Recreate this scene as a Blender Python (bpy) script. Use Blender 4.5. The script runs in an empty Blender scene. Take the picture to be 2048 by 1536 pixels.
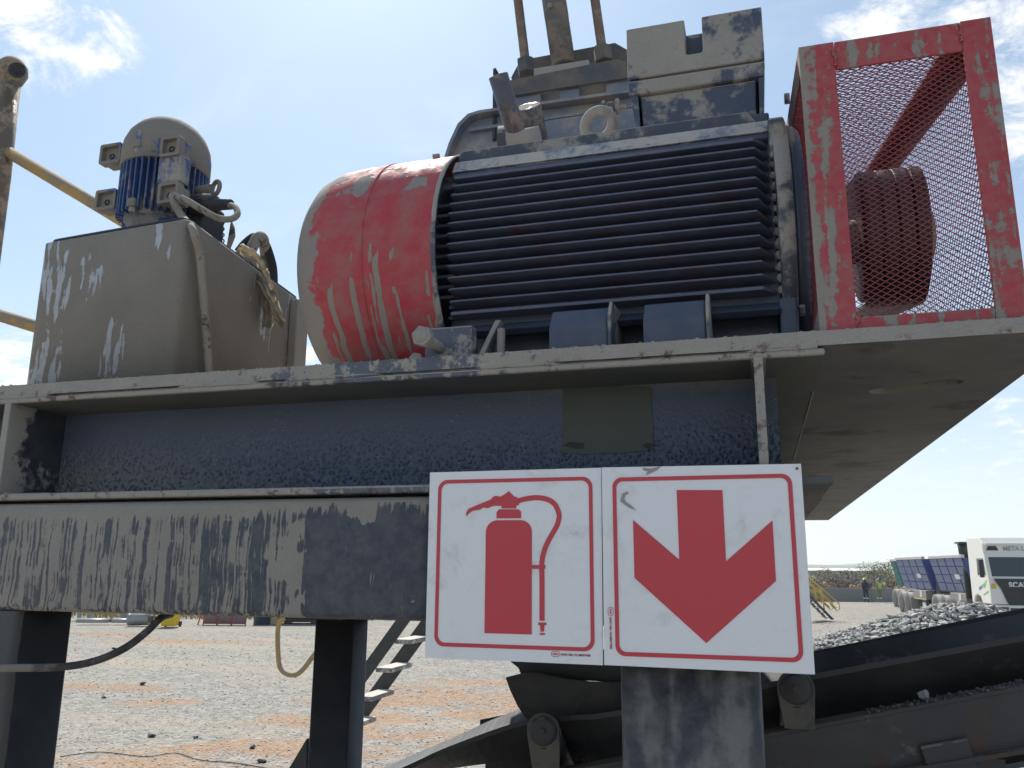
import bpy, bmesh, math, random
import numpy as np
from mathutils import Vector, Matrix
random.seed(7)
rnd = random.Random(11)
SC = bpy.context.scene
COL = SC.collection
R_ = math.radians

# ---------------------------------------------------------------- camera
FPX, YAW, PIT, ROL = 1665.8, 0.2864566, 0.2175177, 0.0071166
CAM = Vector((0, 0, 2.3))
_F = Vector((-math.sin(YAW)*math.cos(PIT), math.cos(YAW)*math.cos(PIT), math.sin(PIT)))
_r = Vector((math.cos(YAW), math.sin(YAW), 0)); _u = _r.cross(_F)
_R = _r*math.cos(ROL) + _u*math.sin(ROL); _U = -_r*math.sin(ROL) + _u*math.cos(ROL)
cd = bpy.data.cameras.new('camera'); cam = bpy.data.objects.new('camera', cd); COL.objects.link(cam)
cd.sensor_width = 36; cd.lens = FPX/2048*36; cd.clip_start = 0.02; cd.clip_end = 20000
cam.matrix_world = Matrix(((_R.x, _U.x, -_F.x, CAM.x), (_R.y, _U.y, -_F.y, CAM.y), (_R.z, _U.z, -_F.z, CAM.z), (0, 0, 0, 1)))
SC.camera = cam
RH = Vector((math.cos(YAW), math.sin(YAW), 0)); FH = Vector((-math.sin(YAW), math.cos(YAW), 0))

def P(x, y, X=None, Y=None, Z=None):
    """point of the survey of the photograph: the ray of a picture point cut with a plane of the machine"""
    d = _R*(x-1024) - _U*(y-768) + _F*FPX
    t = (Y-CAM.y)/d.y if Y is not None else (Z-CAM.z)/d.z if Z is not None else (X-CAM.x)/d.x
    return CAM + d*t
def cf(u, v, z=0):
    return RH*u + FH*v + Vector((0, 0, z))

# ---------------------------------------------------------------- sun, sky, exposure
SUN_AZ, SUN_EL = R_(-30), R_(52)           # azimuth measured from +Y towards +X
sd = Vector((math.sin(SUN_AZ)*math.cos(SUN_EL), math.cos(SUN_AZ)*math.cos(SUN_EL), math.sin(SUN_EL)))
sl = bpy.data.lights.new('sun', 'SUN'); sl.energy = 3.3; sl.angle = R_(0.53); sl.color = (1, .95, .87)
so = bpy.data.objects.new('sun', sl); COL.objects.link(so)
so.rotation_euler = sd.to_track_quat('Z', 'Y').to_euler(); so.location = (0, 0, 30)
SC.view_settings.view_transform = 'Standard'; SC.view_settings.look = 'None'
SC.view_settings.gamma = 1; SC.view_settings.use_curve_mapping = False
SC.view_settings.exposure = 0.95
CY = SC.cycles; CY.max_bounces = 6; CY.diffuse_bounces = 3; CY.glossy_bounces = 2; CY.transmission_bounces = 2; CY.volume_bounces = 1; CY.caustics_reflective = False; CY.caustics_refractive = False

W = bpy.data.worlds.new('World'); SC.world = W; W.use_nodes = True; W.cycles.sampling_method = 'NONE'

class G:
    def __init__(s, nt): s.t = nt; s.N = nt.nodes; s.L = nt.links
    def n(s, ty, **k):
        o = s.N.new(ty)
        for a, b in k.items(): setattr(o, a, b)
        return o
    def put(s, sock, v):
        if hasattr(v, 'is_linked') or hasattr(v, 'links'): s.L.new(v, sock)
        elif isinstance(v, (tuple, list)) and len(v) == 3 and sock.type == 'RGBA': sock.default_value = (*v, 1)
        else: sock.default_value = v
    def m(s, op, a, b=0.0, c=None, clamp=False):
        o = s.n('ShaderNodeMath', operation=op, use_clamp=clamp)
        s.put(o.inputs[0], a); s.put(o.inputs[1], b)
        if c is not None: s.put(o.inputs[2], c)
        return o.outputs[0]
    def v(s, op, a, b=(0, 0, 0)):
        o = s.n('ShaderNodeVectorMath', operation=op)
        s.put(o.inputs[0], a)
        if op == 'SCALE': s.put(o.inputs['Scale'], b); return o.outputs[0]
        s.put(o.inputs[1], b)
        return o.outputs['Value'] if op in ('DOT_PRODUCT', 'LENGTH', 'DISTANCE') else o.outputs[0]
    def noise(s, vec, scale=1, det=4, rough=.6, dist=0, color=False):
        o = s.n('ShaderNodeTexNoise'); s.put(o.inputs['Vector'], vec)
        o.inputs['Scale'].default_value = scale; o.inputs['Detail'].default_value = det
        o.inputs['Roughness'].default_value = rough; o.inputs['Distortion'].default_value = dist
        return o.outputs['Color' if color else 'Fac']
    def vor(s, vec, scale=1, feat='F1', out='Distance', rnd_=1.0):
        o = s.n('ShaderNodeTexVoronoi', feature=feat); s.put(o.inputs['Vector'], vec)
        o.inputs['Scale'].default_value = scale; o.inputs['Randomness'].default_value = rnd_
        return o.outputs[out]
    def step(s, x, lo, hi, smooth=True):
        o = s.n('ShaderNodeMapRange', interpolation_type='SMOOTHSTEP' if smooth else 'LINEAR')
        s.put(o.inputs[0], x); s.put(o.inputs[1], lo); s.put(o.inputs[2], hi)
        return o.outputs[0]
    def mix(s, f, a, b, bt='MIX'):
        o = s.n('ShaderNodeMix', data_type='RGBA', blend_type=bt)
        s.put(o.inputs[0], f); s.put(o.inputs[6], a); s.put(o.inputs[7], b)
        return o.outputs[2]
    def sep(s, vec):
        o = s.n('ShaderNodeSeparateXYZ'); s.put(o.inputs[0], vec); return o.outputs
    def val(s, c, k):
        """colour times a scalar socket"""
        o = s.n('ShaderNodeVectorMath', operation='SCALE'); s.put(o.inputs[0], c if not isinstance(c, tuple) else Vector(c)); s.put(o.inputs['Scale'], k)
        return o.outputs[0]

g = G(W.node_tree); g.N.clear()
out = g.n('ShaderNodeOutputWorld'); bg = g.n('ShaderNodeBackground')
sky = g.n('ShaderNodeTexSky', sky_type='NISHITA'); sky.sun_disc = False
sky.sun_elevation = SUN_EL; sky.sun_rotation = SUN_AZ
sky.air_density = 1.0; sky.dust_density = 1.6; sky.ozone_density = 1.0; sky.altitude = 1200
dirv = g.n('ShaderNodeTexCoord').outputs['Generated']
sx, sy, sz = g.sep(dirv)
# clouds live on a flat layer overhead: project the direction onto it
dz = g.m('MAXIMUM', sz, 0.0); dzz = g.m('ADD', dz, 0.22)
cmb = g.n('ShaderNodeCombineXYZ'); g.put(cmb.inputs[0], g.m('DIVIDE', sx, dzz)); g.put(cmb.inputs[1], g.m('DIVIDE', sy, dzz))
cp = cmb.outputs[0]
wisp = g.noise(g.v('MULTIPLY', cp, (1.0, 1.6, 1)), 1.7, 5, .62, .6)
wisp2 = g.noise(g.v('ADD', cp, (7.3, 2.1, 0)), 9.0, 6, .66, .4)
CLOUDS = []        # filled below: (direction, angular radius, weight)
def cdir(px, py): return (_R*(px-1024) - _U*(py-768) + _F*FPX).normalized()
acc = None
for (px, py, rad, wgt) in ((80, 30, .075, .75), (185, 105, .045, .7), (238, 205, .03, .6), (1800, 35, .07, .8), (1990, 95, .085, .9), (2040, 270, .06, .6),
                            (10, 745, .055, .9), (600, 715, .03, .8), (1990, 840, .12, .40)):
    d = cdir(px, py)
    a = g.v('DISTANCE', dirv, tuple(d))
    f = g.m('MULTIPLY', g.m('SUBTRACT', 1.0, g.step(a, rad*.15, rad*1.5)), wgt)
    acc = f if acc is None else g.m('MAXIMUM', acc, f)
den = g.m('ADD', g.m('MULTIPLY', wisp, .25), g.m('MULTIPLY', wisp2, .95))
gen = g.m('MULTIPLY', g.step(wisp, .50, .75), .30)                      # thin veil all over the sky
puff = g.step(g.m('ADD', den, g.m('MULTIPLY', acc, .30)), .72, .95)
puff = g.m('MULTIPLY', puff, g.step(acc, .02, .35))
hz = g.m('POWER', g.m('SUBTRACT', 1.0, dz), 5.0)
veil = g.m('MINIMUM', g.m('ADD', g.m('ADD', gen, .24), g.m('MULTIPLY', hz, .72)), .95)
tint = g.mix(1.0, sky.outputs[0], (.79, .985, 1.03), 'MULTIPLY')
c1 = g.mix(veil, tint, g.mix(hz, (5.3, 6.0, 6.7), (7.2, 7.4, 7.3)))
c2 = g.mix(puff, c1, (7.6, 7.6, 7.5))
g.put(bg.inputs[0], c2); bg.inputs[1].default_value = 0.074
g.L.new(bg.outputs[0], out.inputs[0])

# ---------------------------------------------------------------- building helpers
class MB:
    def __init__(s): s.v = []; s.f = []; s.sm = []
    def add(s, vs, fs, smooth=False):
        b = len(s.v); s.v += [tuple(q) for q in vs]
        for q in fs: s.f.append(tuple(b+i for i in q)); s.sm.append(smooth)
        return s
    def box(s, a, b):
        (x0, y0, z0), (x1, y1, z1) = a, b
        return s.add([(x0, y0, z0), (x1, y0, z0), (x1, y1, z0), (x0, y1, z0), (x0, y0, z1), (x1, y0, z1), (x1, y1, z1), (x0, y1, z1)],
              [(0, 3, 2, 1), (4, 5, 6, 7), (0, 1, 5, 4), (1, 2, 6, 5), (2, 3, 7, 6), (3, 0, 4, 7)])
    def obox(s, c, ax, ay, az):
        c, ax, ay, az = map(Vector, (c, ax, ay, az))
        vs = [c+ax*i+ay*j+az*k for k in (-1, 1) for (i, j) in ((-1, -1), (1, -1), (1, 1), (-1, 1))]
        return s.add(vs, [(0, 3, 2, 1), (4, 5, 6, 7), (0, 1, 5, 4), (1, 2, 6, 5), (2, 3, 7, 6), (3, 0, 4, 7)])
    def bar(s, a, b, w, h, up=(0, 0, 1)):
        a, b = Vector(a), Vector(b); d = (b-a); L = d.length; d = d/L
        sd_ = d.cross(Vector(up)); sd_ = sd_.normalized() if sd_.length > 1e-5 else Vector((1, 0, 0)); u = sd_.cross(d)
        return s.obox((a+b)/2, d*L/2, sd_*w/2, u*h/2)
    def prism(s, loop, ext):
        """planar loop of 3D points pushed along ext"""
        n = len(loop); e = Vector(ext); vs = [Vector(q) for q in loop]; vs += [q+e for q in vs]
        return s.add(vs, [tuple(range(n))[::-1], tuple(range(n, 2*n))] + [(i, (i+1) % n, n+(i+1) % n, n+i) for i in range(n)])
    def loft(s, loops, smooth=True, caps=True, closed=True):
        n = len(loops[0]); vs = [q for l in loops for q in l]; fs = []
        for k in range(len(loops)-1):
            for i in range(n if closed else n-1):
                j = (i+1) % n; fs.append((k*n+i, k*n+j, (k+1)*n+j, (k+1)*n+i))
        s.add(vs, fs, smooth)
        if caps and closed:
            b = len(s.v)-len(vs)
            s.f.append(tuple(b+i for i in range(n))[::-1]); s.sm.append(False)
            s.f.append(tuple(b+(len(loops)-1)*n+i for i in range(n))); s.sm.append(False)
        return s
    def tube(s, path, r, n=12, smooth=True, sub=0):
        path = [Vector(q) for q in path]
        if sub: path = spline(path, sub)
        rs = r if isinstance(r, (list, tuple)) else [r]*len(path)
        loops = []; prev = None
        for i, q in enumerate(path):
            d = (path[min(i+1, len(path)-1)] - path[max(i-1, 0)]).normalized()
            if prev is None: a = d.orthogonal().normalized()
            else: a = (prev - d*prev.dot(d)); a = a.normalized() if a.length > 1e-6 else d.orthogonal().normalized()
            prev = a; b = d.cross(a)
            loops.append([q + (a*math.cos(t)+b*math.sin(t))*rs[i] for t in (2*math.pi*k/n for k in range(n))])
        return s.loft(loops, smooth)
    def cyl(s, a, b, r, n=24, r2=None, smooth=True):
        return s.tube([a, b], [r, r if r2 is None else r2], n, smooth)
    def lathe(s, c, axis, prof, n=40, smooth=True, caps=True, ang=None):
        """prof: (distance along axis, radius)"""
        c = Vector(c); d = Vector(axis).normalized(); a = d.orthogonal().normalized(); b = d.cross(a)
        return s.loft([[c+d*t+(a*math.cos(w)+b*math.sin(w))*max(r, 1e-5) for w in (2*math.pi*k/n for k in range(n))] for t, r in prof], smooth, caps)
    def hexnut(s, c, axis, r, h):
        return s.lathe(c, axis, [(0, r*.93), (h*.12, r), (h*.88, r), (h, r*.93)], 6, False)
    def torus(s, c, axis, R, r, n=36, m=12):
        c = Vector(c); d = Vector(axis).normalized(); a = d.orthogonal().normalized(); b = d.cross(a); vs = []; fs = []
        for i in range(n):
            t = 2*math.pi*i/n; e = a*math.cos(t)+b*math.sin(t)
            for j in range(m):
                w = 2*math.pi*j/m; vs.append(c+e*(R+r*math.cos(w))+d*r*math.sin(w))
        for i in range(n):
            for j in range(m): fs.append((i*m+j, ((i+1) % n)*m+j, ((i+1) % n)*m+(j+1) % m, i*m+(j+1) % m))
        return s.add(vs, fs, True)
    def mesh(s, name):
        me = bpy.data.meshes.new(name); me.from_pydata(s.v, [], s.f)
        me.polygons.foreach_set('use_smooth', s.sm); me.update()
        bm = bmesh.new(); bm.from_mesh(me); bmesh.ops.recalc_face_normals(bm, faces=bm.faces); bm.to_mesh(me); bm.free()
        return me

def spline(pts, k):
    o = []; n = len(pts)
    for i in range(n-1):
        p0, p1, p2, p3 = pts[max(i-1, 0)], pts[i], pts[i+1], pts[min(i+2, n-1)]
        for j in range(k):
            t = j/k
            o.append(.5*((2*p1)+(p2-p0)*t+(2*p0-5*p1+4*p2-p3)*t*t+(3*p1-p0-3*p2+p3)*t**3))
    o.append(pts[-1]); return o
def rrect(x0, x1, z0, z1, r, n=6):
    o = []
    for cx, cz, a0 in ((x1-r, z1-r, 0), (x0+r, z1-r, 90), (x0+r, z0+r, 180), (x1-r, z0+r, 270)):
        for i in range(n+1):
            t = R_(a0+90*i/n); o.append((cx+r*math.cos(t), cz+r*math.sin(t)))
    return o

def thing(name, label, cat, loc=(0, 0, 0), rz=0, group=None):
    o = bpy.data.objects.new(name, None); COL.objects.link(o); o.location = loc; o.rotation_euler.z = rz
    o.empty_display_size = .05; o['label'] = label; o['category'] = cat
    if group: o['group'] = group
    return o
def tag(o, label, cat, group=None):
    o['label'] = label; o['category'] = cat
    if group: o['group'] = group
    return o
def part(mb, name, mat, parent=None, label=None, bev=0, seg=2, local=False, kind=None, data=None):
    me = data if data is not None else (mb if isinstance(mb, bpy.types.Mesh) else mb.mesh(name))
    if mat is not None and not me.materials: me.materials.append(mat)
    o = bpy.data.objects.new(name, me); COL.objects.link(o)
    if parent is not None:
        o.parent = parent
        if not local and parent.type == 'EMPTY': o.location = -parent.location
    if label: o['label'] = label
    if kind: o['kind'] = kind
    if bev:
        b = o.modifiers.new('bevel', 'BEVEL'); b.width = bev; b.segments = seg; b.limit_method = 'ANGLE'; b.angle_limit = R_(40)
        b.use_clamp_overlap = True
    return o
def flat(loops, depth, M, name='shape'):
    """filled 2D outline(s) with holes -> mesh; M maps (x, y, z) to world"""
    cu = bpy.data.curves.new(name, 'CURVE'); cu.dimensions = '2D'; cu.fill_mode = 'BOTH'; cu.extrude = depth/2
    for l in loops:
        sp = cu.splines.new('POLY'); sp.points.add(len(l)-1); sp.use_cyclic_u = True
        for i, q in enumerate(l): sp.points[i].co = (q[0], q[1], 0, 1)
    return conv(cu, M, name)
def conv(cu, M, name):
    o = bpy.data.objects.new(name, cu); COL.objects.link(o)
    dg = bpy.context.evaluated_depsgraph_get()
    me = bpy.data.meshes.new_from_object(o.evaluated_get(dg)); me.name = name
    bpy.data.objects.remove(o); bpy.data.curves.remove(cu)
    me.materials.clear(); me.transform(M); return me
def text(body, size, M, name='lettering', bold=0.0, spacing=1.0, depth=0.0002, align='LEFT'):
    cu = bpy.data.curves.new(name, 'FONT'); cu.body = body; cu.size = size; cu.offset = bold; cu.extrude = depth
    cu.space_character = spacing; cu.align_x = align
    return conv(cu, M, name)
# maps a drawing plane (x right, y up, z towards the viewer) on to the front plane Y = const
def front(Y, x0=0, z0=0, k=1):
    return Matrix(((k, 0, 0, x0), (0, 0, -1, Y), (0, k, 0, z0), (0, 0, 0, 1)))

# ---------------------------------------------------------------- materials
def new_mat(name):
    m = bpy.data.materials.new(name); m.use_nodes = True
    g = G(m.node_tree); b = m.node_tree.nodes['Principled BSDF']
    return m, g, b
DUST = (.335, .310, .280)
def dusty(name, base, bias=-.1, scale=9, drip=0.0, up=.35, spots=0.0, rough=.42, dust=DUST, soft=.05, extra=None, bump=.4, fine=.25,
          var=.25, metal=0.0, dripx=75, spec=.5, seed=0.0, film=.12, grime_or_bounce=None, gx=None, dripz=3.5):
    """painted steel under dried mud: patches, runs, spatter and settled dust, all with relief"""
    m, g, b = new_mat(name)
    pos = g.n('ShaderNodeTexCoord').outputs['Object']; pos = g.v('ADD', pos, (seed, seed*.7, seed*1.3))
    n1 = g.noise(pos, scale, 5, .66)
    n2 = g.noise(pos, scale*5, 3, .6)
    v = g.m('ADD', g.m('MULTIPLY', n1, .75), g.m('MULTIPLY', n2, .25))
    if drip:
        wob = g.v('ADD', pos, g.v('SCALE', g.noise(pos, 14, 3, .5, 0, True), .018))
        d = g.noise(g.v('MULTIPLY', wob, (dripx, dripx, dripz)), 1, 2, .5)
        v = g.m('ADD', g.m('MULTIPLY', v, 1-drip), g.m('MULTIPLY', d, drip))
    v = g.m('ADD', v, bias)
    nz = g.sep(g.n('ShaderNodeNewGeometry').outputs['True Normal'])[2]
    if up: v = g.m('ADD', v, g.m('MULTIPLY', g.m('MAXIMUM', nz, 0), up))
    if extra: v = g.m('ADD', v, extra(g, pos))
    mask = g.step(v, .5-soft, .5+soft)
    if spots:
        sp = g.vor(pos, scale*14); big = g.noise(pos, scale*2, 3, .5)
        mask = g.m('MAXIMUM', mask, g.m('MULTIPLY', g.step(g.m('ADD', sp, g.m('MULTIPLY', big, .55)), .22+spots*.3, .16+spots*.3), .8))
    thin = g.m('MULTIPLY', g.step(g.noise(pos, scale*1.7, 4, .7), .30, .75), film)
    grain = g.noise(pos, 260, 2, .7); cloud = g.noise(pos, 9, 3, .65)
    dcol = g.val(dust, g.m('ADD', g.m('ADD', .62, g.m('MULTIPLY', grain, .38)), g.m('MULTIPLY', cloud, .38)))
    bcol = g.val(base, g.m('ADD', 1-var/2, g.m('MULTIPLY', g.noise(pos, 17, 3, .65), var)))
    bcol = g.mix(thin, bcol, dust)
    col = g.mix(mask, bcol, dcol)
    if grime_or_bounce:
        gm = g.step(g.noise(g.v('ADD', pos, (3, 5, 1)), scale*1.3, 6, .7), .54, .66)
        if gx: gm = g.m('MULTIPLY', gm, gx(g, pos))
        col = g.mix(g.m('MULTIPLY', gm, .75), col, grime_or_bounce)
    g.put(b.inputs['Base Color'], col)
    g.put(b.inputs['Roughness'], g.m('ADD', g.m('MULTIPLY', g.m('MAXIMUM', mask, g.m('MULTIPLY', thin, 2)), .95-rough, clamp=False), g.m('ADD', rough-.06, g.m('MULTIPLY', n2, .12)), clamp=True))
    b.inputs['Metallic'].default_value = metal; b.inputs['Specular IOR Level'].default_value = spec
    h = g.m('ADD', g.m('MULTIPLY', mask, g.m('ADD', .6, g.m('MULTIPLY', n2, .5))), g.m('MULTIPLY', grain, fine))
    bp = g.n('ShaderNodeBump'); bp.inputs['Strength'].default_value = bump; bp.inputs['Distance'].default_value = .002
    g.put(bp.inputs['Height'], h); g.put(b.inputs['Normal'], bp.outputs[0])
    return m
def plain(name, col, rough=.6, metal=0.0, var=.2, scale=20, bump=.1, spec=.5, alpha=None, dist=.002):
    m, g, b = new_mat(name)
    pos = g.n('ShaderNodeTexCoord').outputs['Object']
    n = g.noise(pos, scale, 6, .65)
    g.put(b.inputs['Base Color'], g.val(col, g.m('ADD', 1-var/2, g.m('MULTIPLY', n, var))))
    g.put(b.inputs['Roughness'], g.m('ADD', rough-.1, g.m('MULTIPLY', n, .2), clamp=True))
    b.inputs['Metallic'].default_value = metal; b.inputs['Specular IOR Level'].default_value = spec
    if bump:
        bp = g.n('ShaderNodeBump'); bp.inputs['Strength'].default_value = bump; bp.inputs['Distance'].default_value = dist
        g.put(bp.inputs['Height'], g.noise(pos, scale*6, 4, .6)); g.put(b.inputs['Normal'], bp.outputs[0])
    return m
NAVY = (.048, .064, .112)
def XR(lo, hi, k, axis=0):      # linear ramp along an axis, times k
    return lambda g, pos: g.m('MULTIPLY', g.step(g.sep(pos)[axis], lo, hi), k)

# ================================================================ THE SETTING: ground
def ground_material():
    m, g, b = new_mat('ground')
    pos = g.n('ShaderNodeTexCoord').outputs['Object']
    big = g.noise(g.v('MULTIPLY', pos, (1, 1, 1)), .16, 5, .6, .4)
    mid = g.noise(pos, .9, 6, .65)
    c1 = g.n('ShaderNodeTexVoronoi'); g.put(c1.inputs['Vector'], pos); c1.inputs['Scale'].default_value = 26
    c2 = g.n('ShaderNodeTexVoronoi'); g.put(c2.inputs['Vector'], pos); c2.inputs['Scale'].default_value = 70
    s1 = g.sep(c1.outputs['Color'])[0]; s2 = g.sep(c2.outputs['Color'])[1]
    grey = g.val((.275, .262, .235), g.m('ADD', .40, g.m('ADD', g.m('ADD', g.m('MULTIPLY', s1, .46), g.m('MULTIPLY', s2, .38)), g.m('MULTIPLY', g.noise(pos, 2.6, 5, .7), .30))))
    tan = g.val((.37, .315, .245), g.m('ADD', .8, g.m('MULTIPLY', s2, .35)))
    soil = g.val((.32, .18, .092), g.m('ADD', .7, g.m('ADD', g.m('MULTIPLY', mid, .4), g.m('MULTIPLY', s2, .25))))
    # vehicle tracks: pale compacted bands sweeping across the yard
    px, py, _ = g.sep(pos)
    tr = g.noise(g.v('MULTIPLY', pos, (.10, .55, 1)), 1, 4, .55, .5)
    c3 = g.n('ShaderNodeTexVoronoi'); g.put(c3.inputs['Vector'], pos); c3.inputs['Scale'].default_value = 9
    grey = g.val(grey, g.m('ADD', .80, g.m('MULTIPLY', g.sep(c3.outputs['Color'])[2], .40)))
    col = g.mix(g.m('MULTIPLY', g.step(g.m('ADD', tr, g.m('MULTIPLY', g.m('SUBTRACT', mid, .5), .5)), .47, .66), .55), grey, tan)
    # bare orange soil showing through: a few patches with uneven edges
    acc = None
    for (c, rx, ry, a) in SOIL:
        lx = g.m('SUBTRACT', px, c.x); ly = g.m('SUBTRACT', py, c.y); ca, sa = math.cos(a), math.sin(a)
        u = g.m('ADD', g.m('MULTIPLY', lx, ca/rx), g.m('MULTIPLY', ly, sa/rx)); v = g.m('ADD', g.m('MULTIPLY', lx, -sa/ry), g.m('MULTIPLY', ly, ca/ry))
        d = g.m('ADD', g.m('MULTIPLY', u, u), g.m('MULTIPLY', v, v))
        f = g.m('SUBTRACT', 1.15, d)
        acc = f if acc is None else g.m('MAXIMUM', acc, f)
    acc = g.m('MAXIMUM', acc, -1.0)
    sm = g.m('ADD', acc, g.m('MULTIPLY', g.m('SUBTRACT', mid, .5), 5.0))
    sm = g.m('ADD', sm, g.m('MULTIPLY', g.m('SUBTRACT', g.noise(pos, 6, 4, .7), .5), 1.8))
    soilm = g.m('MAXIMUM', g.step(sm, -.1, 1.1), g.m('MULTIPLY', g.step(big, .64, .74), .5))
    col = g.mix(g.m('MULTIPLY', soilm, g.m('ADD', .35, g.m('MULTIPLY', g.step(g.m('ADD', s1, g.m('SUBTRACT', g.noise(pos, 3.5, 4, .7), .5)), .75, .25), .55))), col, soil)
    # far away the yard gives way to dry veld
    far = g.step(g.v('LENGTH', pos), 75, 130)
    veld = g.mix(g.noise(pos, .03, 6, .6), (.16, .15, .075), (.27, .22, .12))
    col = g.mix(far, col, veld)
    g.put(b.inputs['Base Color'], col); b.inputs['Roughness'].default_value = .95; b.inputs['Specular IOR Level'].default_value = .2
    bp = g.n('ShaderNodeBump'); bp.inputs['Strength'].default_value = .8; bp.inputs['Distance'].default_value = .03
    g.put(bp.inputs['Height'], g.m('ADD', g.m('SUBTRACT', .7, c1.outputs['Distance']), g.m('MULTIPLY', mid, 1.2))); g.put(b.inputs['Normal'], bp.outputs[0])
    return m
def gp(x, y): return P(x, y, Z=0)
SOIL = [(gp(330, 1282), 2.6, .9, .05), (gp(200, 1268), 3.2, .7, 0.1), (gp(480, 1282), 1.6, .5, .1), (gp(210, 1375), 1.6, .55, .05), (gp(330, 1405), .8, .45, .4),
        (gp(560, 1500), 2.3, .7, .35), (gp(330, 1530), 2.2, .35, .1), (gp(900, 1395), 2.6, 1.5, .3), (gp(960, 1365), 1.6, .45, .15), (gp(800, 1470), 1.3, .7, .3), (gp(1000, 1430), 1.2, .7, .2), (gp(690, 1440), 1.6, .8, .4)]
mb = MB(); xs = [-3900, -1500, -400, -150, -80, -50, -35, -25, -15, -8, 0, 8, 15, 25, 35, 50, 80, 150, 400, 1500, 3900]
vs = [(x, y, 0) for y in xs for x in xs]; n = len(xs)
mb.add(vs, [(j*n+i, j*n+i+1, (j+1)*n+i+1, (j+1)*n+i) for j in range(n-1) for i in range(n-1)])
M_GROUND = ground_material()
gr = part(mb, 'ground', M_GROUND); gr['kind'] = 'structure'

# far hills: three low ridges
M_HILL = plain('hill_scrub', (.13, .13, .07), .95, 0, .5, .004, 0)
for k, (d0, hh, w0) in enumerate(((1500, 16, 700), (2400, 50, 1100))):
    mb = MB(); nn = 90; loops = []
    for i in range(nn):
        a = R_(-75+150*i/(nn-1)); c = FH*math.cos(a)+RH*math.sin(a)
        h = hh*(.35+.4*(math.sin(a*5.3+k*2)*.5+.5)+.25*(math.sin(a*13+k)*.5+.5)+.1*math.sin(a*41+k*3))
        loops.append([c*d0, c*(d0+w0*.35)+Vector((0, 0, h*.8)), c*(d0+w0*.5)+Vector((0, 0, h)), c*(d0+w0)])
    mb.loft(loops, True, False, False)
    h = part(mb, 'hill', M_HILL); h['kind'] = 'structure'

# ================================================================ MATERIALS of the machine
M_DECK = dusty('dusty_deck_plate', (.085, .10, .14), .105, 26, .25, .5, .10, .45, bump=.7, soft=.03, dripx=60, fine=.5, extra=lambda g, p: g.m('MULTIPLY', g.step(g.sep(p)[0], -.95, -.6), g.m('MULTIPLY', g.step(g.sep(p)[0], -.28, -.55), -.13)), grime_or_bounce=(.07, .03, .02), gx=lambda g, p: g.step(g.sep(p)[2], 2.640, 2.632))
M_UNDER = dusty('mud_stained_underside', (.05, .055, .062), .0, 3.2, 0, 0, .1, .6, dust=(.185, .178, .165), bump=.5, soft=.22, fine=.6, film=.5, grime_or_bounce=(.035, .035, .035))
M_BOX = dusty('mud_run_box_beam', (.034, .044, .070), .0, 24, .66, .3, .16, .38, bump=.9, soft=.03, dust=(.29, .268, .238), dripx=165, fine=.4, film=.30,
    extra=lambda g, p: g.m('ADD', g.m('ADD', g.m('MULTIPLY', g.step(g.m('ADD', g.sep(p)[0], g.m('MULTIPLY', g.m('SUBTRACT', g.noise(p, 22, 4, .7), .5), .16)), -.70, -.77), .128), g.m('MULTIPLY', g.step(g.sep(p)[0], -.90, -1.15), .06)),
                       g.m('ADD', g.m('MULTIPLY', g.step(g.sep(p)[2], 2.375, 2.405), .20), g.m('ADD', g.m('ADD', -.15, g.m('MULTIPLY', g.step(g.noise(g.v('MULTIPLY', p, (14, 14, 60)), 1, 4, .7), .60, .72), .10)), g.m('MULTIPLY', g.step(g.noise(p, 7, 3, .5), .60, .66), .22)))))
M_COL_L = dusty('left_column_paint', (.022, .025, .032), -.30, 10, .1, .2, .12, .5, dust=(.115, .105, .092), bump=.5, extra=lambda g, p: g.m('MULTIPLY', g.step(g.sep(p)[1], 1.312, 1.290), .60))
M_BLACK = dusty('black_painted_steel', (.018, .020, .026), -.14, 8, .25, .25, .1, .42, dust=(.20, .18, .155), bump=.3, soft=.08, film=.10)
M_COL_R = dusty('scuffed_column', (.042, .045, .055), -.045, 15, .55, .2, .12, .45, dust=(.22, .205, .185), bump=.3, soft=.09, film=.38, dripx=34, dripz=7)
M_NAVY = dusty('navy_motor_paint', NAVY, -.20, 9, 0, .35, .0, .33, bump=.35, film=.10)
M_FIN = dusty('navy_fin_paint', (.082, .100, .165), -.20, 14, 0, .22, 0, .38, bump=.3, film=.14, grime_or_bounce=(.15, .055, .06), gx=lambda g, p: g.step(g.sep(p)[2], 3.03, 2.86))  # reddish tint on the lower fins stands in for red bounce light
M_NAVYC = dusty('clean_navy_paint', (.05, .066, .112), -.20, 9, 0, .05, .05, .33, bump=.35, film=.14)
M_NAVYD = dusty('dust_caked_navy', NAVY, .10, 11, 0, .35, .1, .4, bump=.5, soft=.05, extra=lambda g, p: g.m('ADD', g.m('MULTIPLY', g.step(g.sep(p)[0], -.15, .03), -.09), g.m('MULTIPLY', g.step(g.sep(p)[2], 3.25, 3.19), -.12)))
M_NAVYH = dusty('dust_patched_navy', (.05, .062, .09), -.01, 8, 0, .3, .1, .42, bump=.4)
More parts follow.
